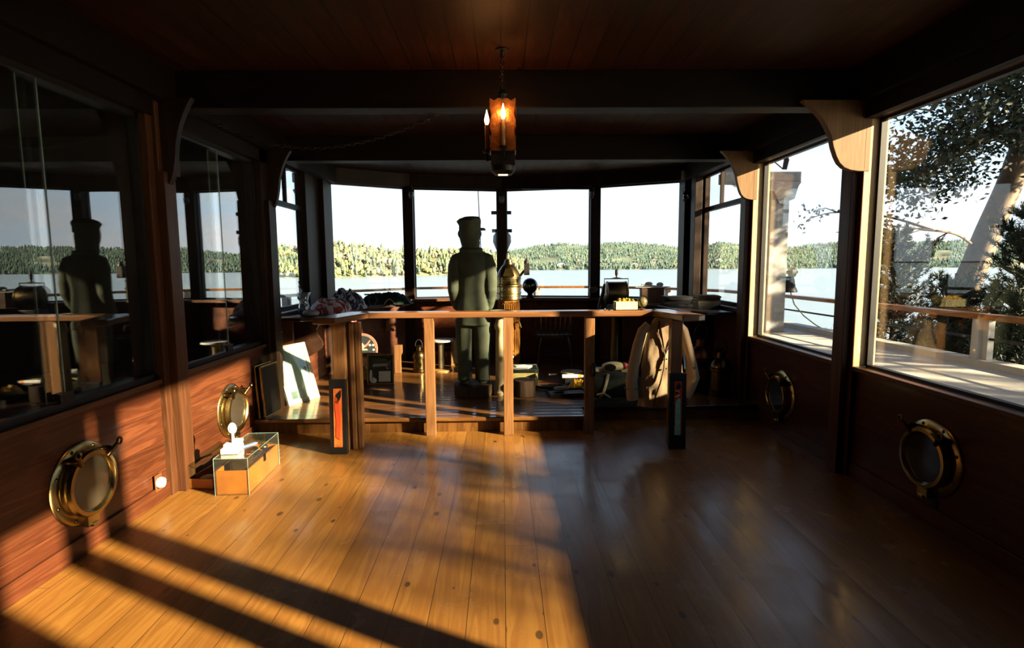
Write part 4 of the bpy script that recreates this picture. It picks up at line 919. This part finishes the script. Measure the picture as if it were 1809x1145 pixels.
# ------------------------------------------------------------------ candle lamp
t = thing('candle_lantern', 'hanging copper lantern with lit candle bulbs', 'lamp', (.01, 3.45, 2.04))
M_LCOP = plain('hammered_copper', (.42, .17, .06), .35, .9, 30, .3, .4)
M_FLAME = plain('flame_bulb', (1, .8, .4), .4, emit=(1, .62, .22), es=9)
M_CANDLE = plain('candle_sleeve', (.35, .22, .12), .6)
P().prism([(-.07, -.07), (.07, -.07), (.07, .07), (-.07, .07)], .012, z0=.05).box((-.072, -.072, .05), (.072, .072, .16)).build('lower_box', M_IRON, t, bevel=.003)
sc_pts = [(-.072, 0), (.072, 0)] + [(.072 + .006 * math.sin(k * 2.1), .03 + k * .036) for k in range(8)] + [(.075, .30), (.05, .285), (.025, .30), (0, .292), (-.025, .30), (-.05, .285), (-.075, .30)] + [(-.072 - .006 * math.sin(k * 2.1), .28 - k * .036) for k in range(8)]
for k in range(4):
    P().prism(sc_pts, .004, Matrix.Rotation(k * PI / 2, 4, 'Z') @ Matrix(((1, 0, 0, 0), (0, 0, -1, -.074), (0, 1, 0, .13), (0, 0, 0, 1)))).build('side_plate', M_LCOP, t)
for cx_, cy_ in ((0.003, -.106), (-.096, .03), (.05, .106), (.104, .02))[:3]:
    cd = P().tube([(cx_, cy_, .14), (cx_, cy_, .30)], .0125, 14).build('candle', M_CANDLE, t, smooth=True)
    P().tube([(cx_ * .6, cy_ * .6, .10), (cx_, cy_, .09), (cx_, cy_, .14)], .008, 8).lathe([(.008, .13), (.024, .14), (.024, .15), (.014, .152)], c=(cx_, cy_, 0), seg=16).build('candle_arm', M_IRON, cd, smooth=True)
    P().lathe([(.006, .30), (.012, .312), (.015, .33), (.011, .352), (.005, .375), (.001, .392)], c=(cx_, cy_, 0), seg=16).build('flame_bulb', M_FLAME, cd, smooth=True)
    pl = bpy.data.lights.new('candle_light', 'POINT'); pl.energy = 3.5; pl.color = (1, .42, .12); pl.shadow_soft_size = .015
    po = bpy.data.objects.new('candle_light', pl); C.objects.link(po); po.location = (.01 + cx_ * 1.25, 3.45 + cy_ * 1.25, 2.04 + .35)
P().lathe([(.004, 0), (.04, .0), (.045, .02), (.02, .05)], seg=4, ph=PI / 4).build('bottom_bulb', plain('bottom_bulb_glow', (1, .8, .5), .4, emit=(1, .7, .35), es=9), t)
P().lathe([(.05, 0), (.072, .02), (.075, .05)], seg=24).build('bottom_collar', M_IRON, t)
P().tube([(-.06, 0, .41), (-.02, 0, .46), (0, 0, .47), (.02, 0, .46), (.06, 0, .41)], .006, 8).lathe([(.02, .45), (.03, .47), (.02, .49), (.005, .50)], seg=14).build('hanger', M_IRON, t)
p = P()
z = .49; k = 0
while z < .70:
    p.torus((0, 0, z + .012), .011, .0032, 'X' if k % 2 else 'Y', 12, 6); z += .019; k += 1
p.build('chain', M_IRON, t)
P().lathe([(.04, .722), (.04, .73)], seg=20).lathe([(.008, .69), (.012, .72)], seg=10).build('ceiling_hook', M_IRON, t)
p = P(); n_ = 46
for k in range(n_):
    u = k / (n_ - 1); x = -2.0 + 1.55 * u; zz = 2.50 + .03 * u - .20 * 4 * u * (1 - u) * (1.15 - .3 * u)
    dx = 1.55 / n_; 
    p.tube([(x + .021 * math.cos(a), 3.98 + (.010 * math.sin(a) if k % 2 else 0), zz + (0 if k % 2 else .010 * math.sin(a))) for a in [2 * PI * j / 10 for j in range(10)]], .0035, 5, close=True)
o = p.build('swag_chain', M_IRON); tag(o, 'black chain swagging under the near beam left of the lamp', 'chain')

# ------------------------------------------------------------------ caged bulkhead lights
def cage_light(label, loc, rz=0):
    t = thing('cage_light', label, 'lamp', loc, rz)
    P().lathe([(.035, .085), (.04, .09), (.034, .10), (.02, .115), (.018, .13)], seg=18).build('socket', M_IRON, t, smooth=True)
    P().tube([(0, 0, .12), (0, .0, .15), (.0, .04, .165), (.0, .07, .16)], .009, 8).lathe([(.03, 0), (.03, .01)], c=(0, .0, .0), seg=4).build('arm', M_IRON, t, smooth=True)
    P().lathe([(.03, .085), (.033, .05), (.030, .02), (.018, .004), (.002, 0)], seg=20).build('glass_globe', M_CLEARG, t, smooth=True)
    p = P()
    for k in range(4):
        a = PI * k / 4
        p.tube([(.036 * math.cos(a), .036 * math.sin(a), .09), (.039 * math.cos(a), .039 * math.sin(a), .05), (.034 * math.cos(a), .034 * math.sin(a), .015), (0, 0, -.008), (-.034 * math.cos(a), -.034 * math.sin(a), .015), (-.039 * math.cos(a), -.039 * math.sin(a), .05), (-.036 * math.cos(a), -.036 * math.sin(a), .09)], .0026, 6)
    p.torus((0, 0, .06), .039, .0026, 'Z', 20, 6).torus((0, 0, .03), .037, .0026, 'Z', 20, 6)
    p.build('wire_cage', M_IRON, t)
    P().tube([(-.03, .02, .16), (-.04, 0, .13), (-.02, 0, .10)], .004, 6).tube([(.03, .02, .16), (.04, 0, .13), (.02, 0, .10)], .004, 6).build('bracket', M_BRASSD, t)
cage_light('caged light on the bow post left of the statue', (-1.255, 7.87, 2.42))
cage_light('caged light on the bow post behind the binnacle', (.0, 8.13, 2.38))
cage_light('caged light on the bow post left of the telegraph', (1.25, 7.84, 2.41))
cage_light('caged light on the corner post right of the bow windows', (2.33, 7.12, 2.28))
o = P().beam((.30, 8.10, 2.585), (1.28, 7.86, 2.545), .03, .035).build('wiper_bar', M_BLACK); tag(o, 'dark slanted bar hanging across top of window right of lamp', 'bar')
t = thing('ceiling_sensor', 'small white cylinder fixed high on right corner post', 'sensor', (2.30, 7.12, 2.60))
P().lathe([(.025, -.05), (.03, -.045), (.03, .05), (.022, .06)], seg=16).build('body', M_WHITEW, t, smooth=True)

# ------------------------------------------------------------------ outside: deck, railing, posts
DZ = .55
deck_out = [(4.55, -3), (4.45, 8.5), (4.1, 10.2), (3.2, 11.6), (1.8, 12.4), (0, 12.7), (-1.8, 12.4), (-3.2, 11.2), (-4.0, 9.4), (-4.1, 5.0)]
deck_in = [(XR + .10, -3), (XR + .10, 7.42), (1.36, 8.15), (0, 8.42), (-1.36, 8.12), (-2.42, 7.44), (-2.42, 5.0)]
struct(P().prism(deck_out + deck_in[::-1], .12, z0=DZ - .12).build('deck', M_DECK), 'white painted outer deck around the bow', 'deck')
struct(P().box((-3.45, -3.2, ZC + .15), (XR + .10, 8.6, ZC + .2)).build('roof', M_IRON), 'roof over the room', 'roof')
t = thing('deck_railing', 'varnished top rail on white posts around the outer deck', 'railing', (0, 0, 0))
rp_ = [(4.40, -3), (4.38, 4.6), (4.25, 8.2), (3.95, 9.9), (3.1, 11.3), (1.8, 12.05), (0, 12.3), (-1.8, 12.05), (-3.0, 10.9), (-3.75, 9.2), (-3.95, 5.2)]
p = P()
for a, b_ in zip(rp_[:-1], rp_[1:]): p.beam((a[0], a[1], 1.0), (b_[0], b_[1], 1.0), .12, .05)
p.build('top_rail', wood('varnished_deck_rail', (.36, .16, .05), (.22, .09, .025), w=5, gap=0, rough=.3, coat=.4), t)
for z in (.80,):
    p = P()
    for a, b_ in zip(rp_[:-1], rp_[1:]): p.tube([(a[0], a[1], z), (b_[0], b_[1], z)], .012, 8)
    p.build('mid_cable', M_IRON, t)
p = P()
for a, b_ in zip(rp_[:-1], rp_[1:]): p.beam((a[0], a[1], DZ + .03), (b_[0], b_[1], DZ + .03), .16, .06)
p.build('curb', M_WHITE, t)
for x, y in ((4.38, 4.95), (4.36, 2.2), (4.1, 9.3), (3.3, 11.0), (2.2, 11.9), (.75, 12.2), (-1.95, 12.0), (-3.1, 10.75), (-3.6, 9.3)):
    P().box((x - .07, y - .03, DZ), (x + .07, y + .03, .98)).box((x - .03, y - .09, DZ), (x + .03, y + .09, .98)).build('post', M_WHITE, t, bevel=.003)
def white_post(label, x, y, z1, w, arm=None):
    t = thing('deck_post', label, 'post', (x, y, DZ))
    P().box((-w / 2, -w / 2, 0), (w / 2, w / 2, z1 - DZ)).build('shaft', M_WHITEW, t, bevel=.008)
    if arm:
        a0, a1 = arm; a1 += .12 if a0 < -.5 else 0
        P().box((a0, -.12, z1 - DZ), (a1, .12, z1 - DZ + .14)).build('cross_arm', M_WHITEW, t, bevel=.008)
        P().prism([(a0 + .1, 0), (a1 - .02, 0), (a1 - .06, -.06), (a1 - .10, -.22), (a1 - .2, -.26), (a1 - .22, -.30), (a1 - .30, -.28), (a1 - .38, -.12), (a0 + .12, -.06)], .05, Matrix(((1, 0, 0, 0), (0, 0, 1, -.17), (0, 1, 0, z1 - DZ), (0, 0, 0, 1)))).build('scroll_bracket', M_WHITEW, t)
    return t
t = white_post('tall white outside post with cross arm seen through the right window', 3.72, 7.6, 2.56, .25, (-.75, .15))
P().tube([(.10, 0, 2.20), (.12, 0, 2.32), (.10, 0, 2.40)], [.03, .035, .02]).tube([(.08, 0, 2.2), (-.12, 0, 2.36), (-.2, 0, 2.6)], .008).build('rigging', M_BLACK, t)
P().tube([(-.16, -.14, 1.05), (-.19, -.15, .9), (-.15, -.15, .75), (-.19, -.15, .6), (-.14, -.14, .72), (-.17, -.14, 1.0)], .008).build('hung_cord', M_IRON, t)
white_post('white outside post seen through narrow window at the right bow corner', 2.95, 8.2, 2.9, .12, (-.1, .6))
white_post('tall white outside post at left of the bow', -3.05, 8.7, 2.75, .17, (-.1, .3))
t = thing('ship_bell', 'dark ship bell hanging from the white outside post', 'bell', (3.96, 7.6, 1.24))
P().lathe([(.105, -.15), (.10, -.12), (.075, -.07), (.062, .02), (.05, .06), (.02, .08)], seg=28).build('bell_body', M_IRON, t, smooth=True)
P().lathe([(.07, -.03), (.075, .0), (.07, .03)], c=(.03, 0, .13), seg=20, axis='X').tube([(-.08, 0, .12), (.10, 0, .13)], .02).build('yoke', M_WHITEW, t, smooth=True)
P().tube([(0, 0, -.1), (.08, 0, -.32), (.22, 0, -.48), (.36, -.05, -.60), (.45, -.1, -.66)], .008).build('bell_rope', M_PALEW, t, smooth=True)
t = thing('signal_mast', 'dark outside mast with two crossbars behind the middle bow post', 'mast', (0, 10.1, DZ))
P().tube([(0, 0, 0), (0, 0, 2.6)], .035, 12).build('pole', M_IRON, t, smooth=True)
P().box((-.19, -.02, 1.84), (.17, .02, 1.90)).box((-.18, -.02, 1.52), (.18, .02, 1.58)).build('crossbar', M_IRON, t)
P().lathe([(.01, 1.05), (.10, 1.2), (.165, 1.35), (.16, 1.46), (.10, 1.54), (.03, 1.56)], seg=24, sxy=(1, .5)).build('grey_buoy', plain('grey_buoy', (.25, .27, .3), .6), t, smooth=True)
t = thing('thin_antenna', 'thin vertical rod outside the window above the statue cap', 'rod', (-.42, 10.05, DZ))
P().tube([(.08, 0, 0), (0, 0, 2.3)], .008, 6).build('rod', M_IRON, t)
P().lathe([(.02, 2.27), (.12, 2.30), (.02, 2.32)], seg=16).build('disc', M_IRON, t)

# ------------------------------------------------------------------ lake and hills
mt, b, o_ = newmat('lake_water')
b.inputs['Base Color'].default_value = (.15, .21, .26, 1); b.inputs['Roughness'].default_value = .28
tt = N('ShaderNodeTexCoord'); mpp = N('ShaderNodeMapping'); mpp.inputs['Scale'].default_value = (.05, .35, 1); L(tt.outputs['Object'], mpp.inputs[0])
n1 = N('ShaderNodeTexNoise'); n1.inputs['Scale'].default_value = 1.0; n1.inputs['Detail'].default_value = 6; L(mpp.outputs[0], n1.inputs['Vector'])
bp = N('ShaderNodeBump'); bp.inputs['Strength'].default_value = .5; bp.inputs['Distance'].default_value = .4; L(n1.outputs[0], bp.inputs['Height']); L(bp.outputs[0], b.inputs['Normal'])
ZW = -8.0
struct(P().box((-2500, -2500, ZW - 1), (2500, 3500, ZW)).build('water', mt), 'pale calm lake beyond the deck', 'water')
def hillmat(name, c1, c2, c3, sc_):
    c1, c2, c3 = [tuple(x * .55 for x in c) for c in (c1, c2, c3)]
    mt, b, o = newmat(name)
    tt = N('ShaderNodeTexCoord'); n = N('ShaderNodeTexNoise'); n.inputs['Scale'].default_value = sc_; n.inputs['Detail'].default_value = 9; n.inputs['Roughness'].default_value = .7
    L(tt.outputs['Object'], n.inputs['Vector'])
    r = N('ShaderNodeValToRGB'); L(n.outputs[0], r.inputs[0]); e = r.color_ramp.elements
    e[0].position = .38; e[0].color = c1 + (1,); e[1].position = .64; e[1].color = c3 + (1,); k = e.new(.52); k.color = c2 + (1,)
    L(r.outputs[0], b.inputs['Base Color']); b.inputs['Roughness'].default_value = .95; b.inputs['Specular IOR Level'].default_value = 0
    return mt
def interp(tab, x):
    if x <= tab[0][0]: return tab[0][1]
    for (a, v), (c, w) in zip(tab[:-1], tab[1:]):
        if x <= c: return v + (w - v) * (x - a) / (c - a)
    return tab[-1][1]
def hor(px): return 467 - (px - 904) * .007
def hill(name, label, px0, px1, shore, crest, depth, mat, step=6, nt_=26, rough=1.0):
    p = P(); g = []; npx = int((px1 - px0) / step)
    pts = {}
    def surf(px, t):
        tx = (px - 888) / 980
        ys = interp(shore, px); yc = ys + depth
        Y = ys + (yc - ys) * t
        zc = 1.5 + (hor(px) - interp(crest, px)) * yc / 980
        prof = t ** .75 if t <= 1 else 1 - (t - 1) * .5
        z = ZW + .3 + (zc - ZW) * prof + rough * 2.0 * noise.noise(Vector((px * .03, t * 6, 2))) * min(1, t * 4)
        return (Y * tx, Y, z)
    for j in range(nt_ + 1):
        t = 1.25 * j / nt_
        g.append([p.b.verts.new(surf(px0 + i * step, t) if j else (lambda q: (q[0], q[1], ZW - .5))(surf(px0 + i * step, 0))) for i in range(npx + 1)])
    for j in range(nt_):
        for i in range(npx): p.b.faces.new((g[j][i], g[j][i + 1], g[j + 1][i + 1], g[j + 1][i]))
    struct(p.build(name, mat, smooth=True), label, 'hill')
    return surf
near = hill('hillside_near', 'nearer wooded shore on the left', 340, 930, [(340, 430), (480, 440), (600, 450), (720, 480), (860, 560), (930, 620)], [(340, 452), (470, 446), (560, 440), (590, 434), (640, 439), (690, 447), (730, 450), (790, 446), (850, 445), (900, 455), (930, 466)], 170,
            hillmat('near_hill_ground', (.12, .15, .08), (.22, .23, .14), (.33, .29, .21), .06))
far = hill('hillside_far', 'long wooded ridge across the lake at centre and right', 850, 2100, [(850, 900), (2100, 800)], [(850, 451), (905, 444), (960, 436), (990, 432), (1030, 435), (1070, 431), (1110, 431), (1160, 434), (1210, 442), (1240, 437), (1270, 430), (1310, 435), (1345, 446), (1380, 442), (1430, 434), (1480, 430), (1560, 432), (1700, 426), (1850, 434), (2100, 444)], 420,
           hillmat('far_hill_ground_hazed', (.13, .18, .16), (.20, .25, .20), (.36, .34, .28), .02))  # ground colours paled and blued to imitate distance haze
def conifer_pts(p, c, h, r, seg=6):
    for (z0, z1, rr) in ((0, .45, 1), (.25, .72, .78), (.52, 1, .52)):
        ring = [p.b.verts.new((c[0] + r * rr * math.cos(2 * PI * k / seg + z0 * 3) * random.uniform(.75, 1.1), c[1] + r * rr * math.sin(2 * PI * k / seg + z0 * 3) * random.uniform(.75, 1.1), c[2] + h * (z0 + .06))) for k in range(seg)]
        top = p.b.verts.new((c[0], c[1], c[2] + h * z1))
        for k in range(seg): p.b.faces.new((ring[k], ring[(k + 1) % seg], top))
        p.b.faces.new(ring[::-1])
def leafy_pts(p, c, h, r):
    for k in range(4):
        q = (c[0] + random.uniform(-.4, .4) * r, c[1] + random.uniform(-.3, .3) * r, c[2] + h * random.uniform(.4, .68))
        rr = r * random.uniform(.5, .75); rs = []
        for i in range(5):
            t = PI * (i + .3) / 4.6
            rs.append([(q[0] + rr * math.sin(t) * math.cos(2 * PI * j / 7) * random.uniform(.75, 1.2), q[1] + rr * math.sin(t) * math.sin(2 * PI * j / 7) * random.uniform(.75, 1.2), q[2] - rr * 1.1 * math.cos(t)) for j in range(7)])
        p.rings(rs)
def foliage(name, col, v=.35, sc_=1.5):
    m_ = plain(name, col, .9, nscale=sc_, namp=v, spec=0.0); return m_
FG = [foliage('conifer_green', (.19, .25, .15)), foliage('conifer_deep', (.13, .19, .15)), foliage('yellow_green_leaves', (.25, .28, .13)), foliage('bare_twigs_tan', (.27, .26, .21))]
protos = []
for k in range(4):
    for v in range(3):
        t = thing('distant_tree', 'x', 'tree'); p = P()
        if k < 2: conifer_pts(p, (0, 0, .1), .9, .24)
        else: leafy_pts(p, (0, 0, 0), .9, .36)
        p.build('crown', FG[k], t)
        P().tube([(0, 0, -.12), (0, 0, .35)], .025, 6).build('trunk', M_LOG, t)
        protos.append((t, k))
TL = ['green conifer on the near wooded shore', 'deep green conifer on the near wooded shore', 'yellow green broadleaf tree on the near wooded shore', 'bare tan tree on the near wooded shore']
used = set()
for n_ in range(300):
    px = random.uniform(440, 905); tt_ = random.random() ** 1.1 * 1.02 if n_ > 60 else random.uniform(0, .15)
    if 792 < px < 876: px = random.uniform(440, 790)
    q = near(px, tt_); k = random.choices((0, 1, 2, 3), (40, 17, 18, 25))[0]
    pr = random.choice([x for x in protos if x[1] == k])[0]
    h = random.uniform(6, 11) * (1.15 if k < 2 else .75) * (1.3 if random.random() < .06 else 1)
    if pr.name in used: o = dup(pr)
    else: used.add(pr.name); o = pr
    o['label'] = TL[k]; o['group'] = ['green conifers', 'deep green conifers', 'yellow green trees', 'bare tan trees'][k] + ' on the near shore'
    o.location = (q[0], q[1], q[2] - .3); o.rotation_euler = (0, 0, random.uniform(0, 6)); w_ = random.uniform(.8, 1.2) * h; o.scale = (w_, w_, h)
def forest(label, surf, px0, px1, n, hmin, hmax, mats, kmix):
    fin = bmesh.new()
    for k, m_ in enumerate(mats):
        p = P()
        for _ in range(int(n * kmix[k])):
            px = random.uniform(px0, px1); t = random.random() ** 1.25 * 1.05
            q = surf(px, t)
            if t > .12 and noise.noise(Vector((px * .02, t * 3.2, 5))) < -.28: continue
            h = random.uniform(hmin, hmax)
            if k < 2: conifer_pts(p, (q[0], q[1], q[2] - .5), h, h * .26, 5)
            else: leafy_pts(p, q, h * .8, h * .34)
        bmesh.ops.recalc_face_normals(p.b, faces=p.b.faces)
        for f in p.b.faces: f.material_index = k
        tmp = bpy.data.meshes.new('t'); p.b.to_mesh(tmp); p.b.free(); fin.from_mesh(tmp); bpy.data.meshes.remove(tmp)
    me = bpy.data.meshes.new('forest'); fin.to_mesh(me); fin.free()
    for m_ in mats: me.materials.append(m_)
    o = bpy.data.objects.new('forest', me); C.objects.link(o)
    tag(o, label, 'trees', kind='stuff')
forest('dense mixed green and tan woods covering the near left shore', near, 345, 925, 1500, 5, 9, FG, (.38, .12, .2, .3))
FG2 = [foliage('far_conifer_hazed', (.15, .23, .19), .3, .3), foliage('far_conifer_blue', (.12, .19, .19), .3, .3), foliage('far_yellowish_hazed', (.20, .25, .18), .3, .3)]  # far foliage tones have the haze mixed into their colour
forest('haze tinted blue green conifer woods covering the far ridge across the lake', far, 850, 1800, 10000, 4.5, 8, FG2, (.54, .38, .08))
hc = [(635, .42, 'white house high among trees on the near shore, at left'), (683, .30, 'white house low on near shore left of the first bow post'), (712, .34, 'small white house next to the first bow post on near shore'), (578, .62, 'pale roofed house near the crest at far left')]
hf = [(1025, .10, 'white house by the water left of the dial post'), (990, .04, 'pale low house at far waterline behind the glass float'), (1155, .12, 'white house above the right far shore'), (1120, .03, 'long pale boathouse at waterline right of the telegraph'), (1268, .10, 'white house seen through right corner window')]
for lst, sf, s in ((hc, near, 1), (hf, far, 1.25)):
    for px, t_, l in lst:
        q = sf(px, t_)
        t = thing('lake_house', l, 'house', (q[0], q[1] - 2, q[2]), random.uniform(-.3, .3))
        P().box((-5 * s, -3 * s, -1), (5 * s, 3 * s, 3 * s)).build('walls', M_WHITE, t)
        P().prism([(-5.6 * s, 0), (0 * s, 2.2 * s), (5.6 * s, 0)], 7 * s, Matrix(((1, 0, 0, 0), (0, 0, -1, 3.5 * s), (0, 1, 0, 3 * s), (0, 0, 0, 1)))).build('roof', M_WHITEW, t)
        for k in (-3, 0, 3): P().box(((k - .7) * s, -3.06 * s, 1 * s), ((k + .7) * s, -2.98 * s, 2.2 * s)).build('window', M_BLACK, t)

# ------------------------------------------------------------------ trees right of the deck
M_BARK = plain('madrona_bark', (.15, .10, .06), .6, nscale=4, namp=.4, bump=.4)
M_LEAF = plain('glossy_evergreen_leaf', (.022, .034, .012), .4, nscale=.9, namp=.6)
M_NEED = plain('pine_needles', (.016, .030, .014), .6, nscale=1.5, namp=.5)
M_BARKD = plain('pine_bark', (.07, .05, .035), .8)
def leaf(p, c, ln, wd):
    a = Vector((random.gauss(0, 1), random.gauss(0, 1), random.gauss(0, .7))).normalized(); b_ = a.cross(Vector((random.gauss(0, 1), random.gauss(0, 1), random.gauss(0, 1)))).normalized()
    c = Vector(c)
    v = [p.b.verts.new(x) for x in (c - a * ln / 2, c + b_ * wd / 2, c + a * ln / 2, c - b_ * wd / 2)]
    p.b.faces.new(v)
def curve(pts, n=6):
    pts = [Vector(q) for q in pts]; out = []
    for i in range(len(pts) - 1):
        p0 = pts[max(i - 1, 0)]; p1 = pts[i]; p2 = pts[i + 1]; p3 = pts[min(i + 2, len(pts) - 1)]
        for k in range(n):
            t = k / n
            out.append(.5 * ((2 * p1) + (-p0 + p2) * t + (2 * p0 - 5 * p1 + 4 * p2 - p3) * t * t + (-p0 + 3 * p1 - 3 * p2 + p3) * t ** 3))
    return out + [pts[-1]]
t = thing('madrona_tree', 'madrona tree with tan trunk and glossy leaves right of deck', 'tree', (6.1, 7.6, ZW))
org = Vector((6.1, 7.6, ZW))
br = P(); lf = P()
trunk = curve([(6.6, 7.6, -8), (6.45, 7.6, -2), (6.36, 7.55, .7), (6.5, 7.5, 1.6), (6.82, 7.5, 2.5), (7.0, 7.45, 3.2), (7.4, 7.3, 4.2), (7.8, 7.2, 5.5)])
br.tube([q - org for q in trunk], [.19 * (1 - .4 * k / len(trunk)) for k in range(len(trunk))], 14)
limbs = [[(6.95, 7.5, 2.95), (6.6, 7.45, 3.25), (6.2, 7.4, 3.1), (5.85, 7.35, 2.92), (5.45, 7.3, 2.6)],
         [(6.95, 7.5, 2.95), (6.5, 7.2, 3.6), (6.0, 7.0, 3.75), (5.5, 6.9, 3.6), (5.15, 6.8, 3.3)],
         [(6.6, 7.45, 3.25), (6.15, 7.5, 2.95), (5.75, 7.45, 2.75), (5.5, 7.4, 2.65)],
         [(7.1, 7.4, 3.6), (6.9, 7.1, 4.2), (6.4, 6.8, 4.5), (5.9, 6.6, 4.5)],
         [(7.3, 7.35, 3.9), (7.0, 6.6, 4.0), (6.6, 6.0, 4.0), (6.2, 5.6, 3.7)],
         [(7.2, 7.4, 3.8), (7.4, 7.0, 3.9), (7.5, 6.2, 3.7), (7.2, 5.6, 3.3)],
         [(7.0, 7.45, 3.2), (7.3, 7.1, 3.3), (7.4, 6.6, 3.2), (7.1, 6.1, 2.9)],
         [(7.4, 7.3, 4.2), (7.2, 7.6, 5.0), (6.6, 7.8, 5.3), (6.0, 7.9, 5.2)],
         [(6.42, 7.5, 1.7), (6.0, 7.3, 1.85), (5.6, 7.2, 1.9), (5.15, 7.2, 1.95), (4.85, 7.3, 2.0)],
         [(5.6, 7.2, 1.9), (5.2, 7.5, 2.1), (4.75, 7.9, 2.2), (4.55, 8.2, 2.15)]]
for i, l in enumerate(limbs):
    c = [q - org for q in curve(l, 5)]; n = len(c)
    br.tube(c, [(.06 if i not in (8, 9) else .02) * (1 - .75 * k / n) for k in range(n)], 8)
    dens = 34 if i in (3, 4, 5, 6, 7) else (24 if i in (0, 1, 2) else 5)
    for _ in range(dens):
        k = random.randint(n // 3, n - 1); s_ = c[k]
        sp = .55 if i in (3, 4, 5, 6, 7) else (.33 if i < 3 else .16)
        e = s_ + Vector((random.gauss(0, sp), random.gauss(0, sp), random.gauss(.05, sp * .7)))
        br.tube([s_, (s_ + e) / 2 + Vector((0, 0, .05)), e], [.012, .008, .004], 5)
        nl = random.randint(60, 110) if i not in (8, 9) else 16
        cs = .17 if i not in (8, 9) else .09
        for _2 in range(nl): leaf(lf, e + Vector((random.gauss(0, cs), random.gauss(0, cs), random.gauss(0, cs * .75))), random.uniform(.06, .10), random.uniform(.03, .045))
for _ in range(110):
    e = Vector((random.uniform(5.7, 8.6), random.uniform(5.4, 8.2), random.uniform(2.9, 5.4))) - org
    for _2 in range(95): leaf(lf, e + Vector((random.gauss(0, .2), random.gauss(0, .2), random.gauss(0, .14))), random.uniform(.06, .10), random.uniform(.03, .045))
    k = min(range(len(trunk)), key=lambda j: ((trunk[j] - org) - e).length); br.tube([trunk[k] - org, e], [.02, .005], 5)
br.build('trunk_and_branches', M_BARK, t, smooth=True)
lf.build('foliage', M_LEAF, t)
def pine(label, x, y, ztop, zlow, R, dens=1.0, seed=1, lean=0, cat='tree', zb=ZW):
    random.seed(seed)
    t = thing('shore_pine', label, cat, (x, y, zb))
    H_ = ztop - zb; br = P(); nd = P()
    br.tube([(lean * (k / 8) ** 2, 0, H_ * k / 8) for k in range(9)], [(.10 if ztop < 9 else .15) * (1 - .9 * k / 8) + .008 for k in range(9)], 8)
    z = zlow - zb
    while z < H_ - .1:
        fr = (z - (zlow - zb)) / (ztop - zlow); r = R * (1 - fr) ** .6 * random.uniform(.75, 1.1)
        for k in range(int(5 * dens) or 1):
            a = random.uniform(0, 2 * PI); rl = r * random.uniform(.6, 1.1)
            tx = lean * (z / H_) ** 2
            pts = [Vector((tx + rl * u * math.cos(a + .25 * u), rl * u * math.sin(a + .25 * u), z + rl * (.18 * u + .45 * u * u))) for u in (0, .3, .55, .8, 1)]
            br.tube(pts, [.018, .014, .010, .008, .005], 5)
            m_ = max(3, int(rl * 9))
            for j in range(m_):
                u = .25 + .75 * j / (m_ - 1); f = u * 4; i0 = min(3, int(f)); q = pts[i0].lerp(pts[i0 + 1], f - i0)
                for s2 in range(2):
                    d = (pts[-1] - pts[-2]).normalized() + Vector((random.gauss(0, .6), random.gauss(0, .6), random.gauss(.35, .3))); d.normalize()
                    e = q + d * random.uniform(.06, .20)
                    for n2 in range(40):
                        s_ = q.lerp(e, random.random()); dd = (d * .7 + Vector((random.gauss(0, .55), random.gauss(0, .55), random.gauss(0, .55)))).normalized()
                        w = dd.cross(Vector((random.gauss(0, 1), random.gauss(0, 1), random.gauss(0, 1)))).normalized() * .006
                        vv = [nd.b.verts.new(v) for v in (s_ - w, s_ + w, s_ + dd * random.uniform(.05, .09))]
                        nd.b.faces.new(vv)
        z += random.uniform(.13, .22)
    br.build('trunk_and_branches', M_BARKD, t, smooth=True)
    nd.build('needles', M_NEED, t)
    return t
pine('dark shore pine at far right in front of the madrona trunk', 6.25, 6.45, 2.2, -.9, 1.0, 3.2, 3)
pine('shore pine with upright tips beyond the rail left of the madrona trunk', 6.15, 8.6, 2.05, -.8, 1.0, 2.4, 5)
pine('low shore pine right behind the deck rail', 5.75, 6.95, 1.35, -1.2, .9, 2.6, 9)
t1 = pine('young pine beyond the right deck edge, beside the viewer', 12.2, -3.6, 4.85, 2.6, 1.5, .9, 11)
dup(t1, 'young pine at right of the viewer, second from the deck', (14.8, -3.9, ZW + .55), (0, 0, 2.0))
pine('added unseen pine with a bare trunk beyond the right deck, shading the statue', 8.0, 1.35, 10.5, 7.2, 1.4, 1, 19)  # added out of view so its trunk shades the statue's left side
pine('small dense pine added beyond the right deck, out of frame, to shade the book stacks', 8.0, 3.35, 4.0, 1.6, .85, 2.0, 23)  # unseen tree added to keep the sun off the books
pine('slim pine standing out of frame at right, shading the left wall', 9.2, -.9, 5.4, 3.2, .5, 1.3, 13)
pine('bushy young pine out of frame beyond the deck, shading the platform', 10.2, .55, 4.25, 2.6, .95, 1.6, 17)
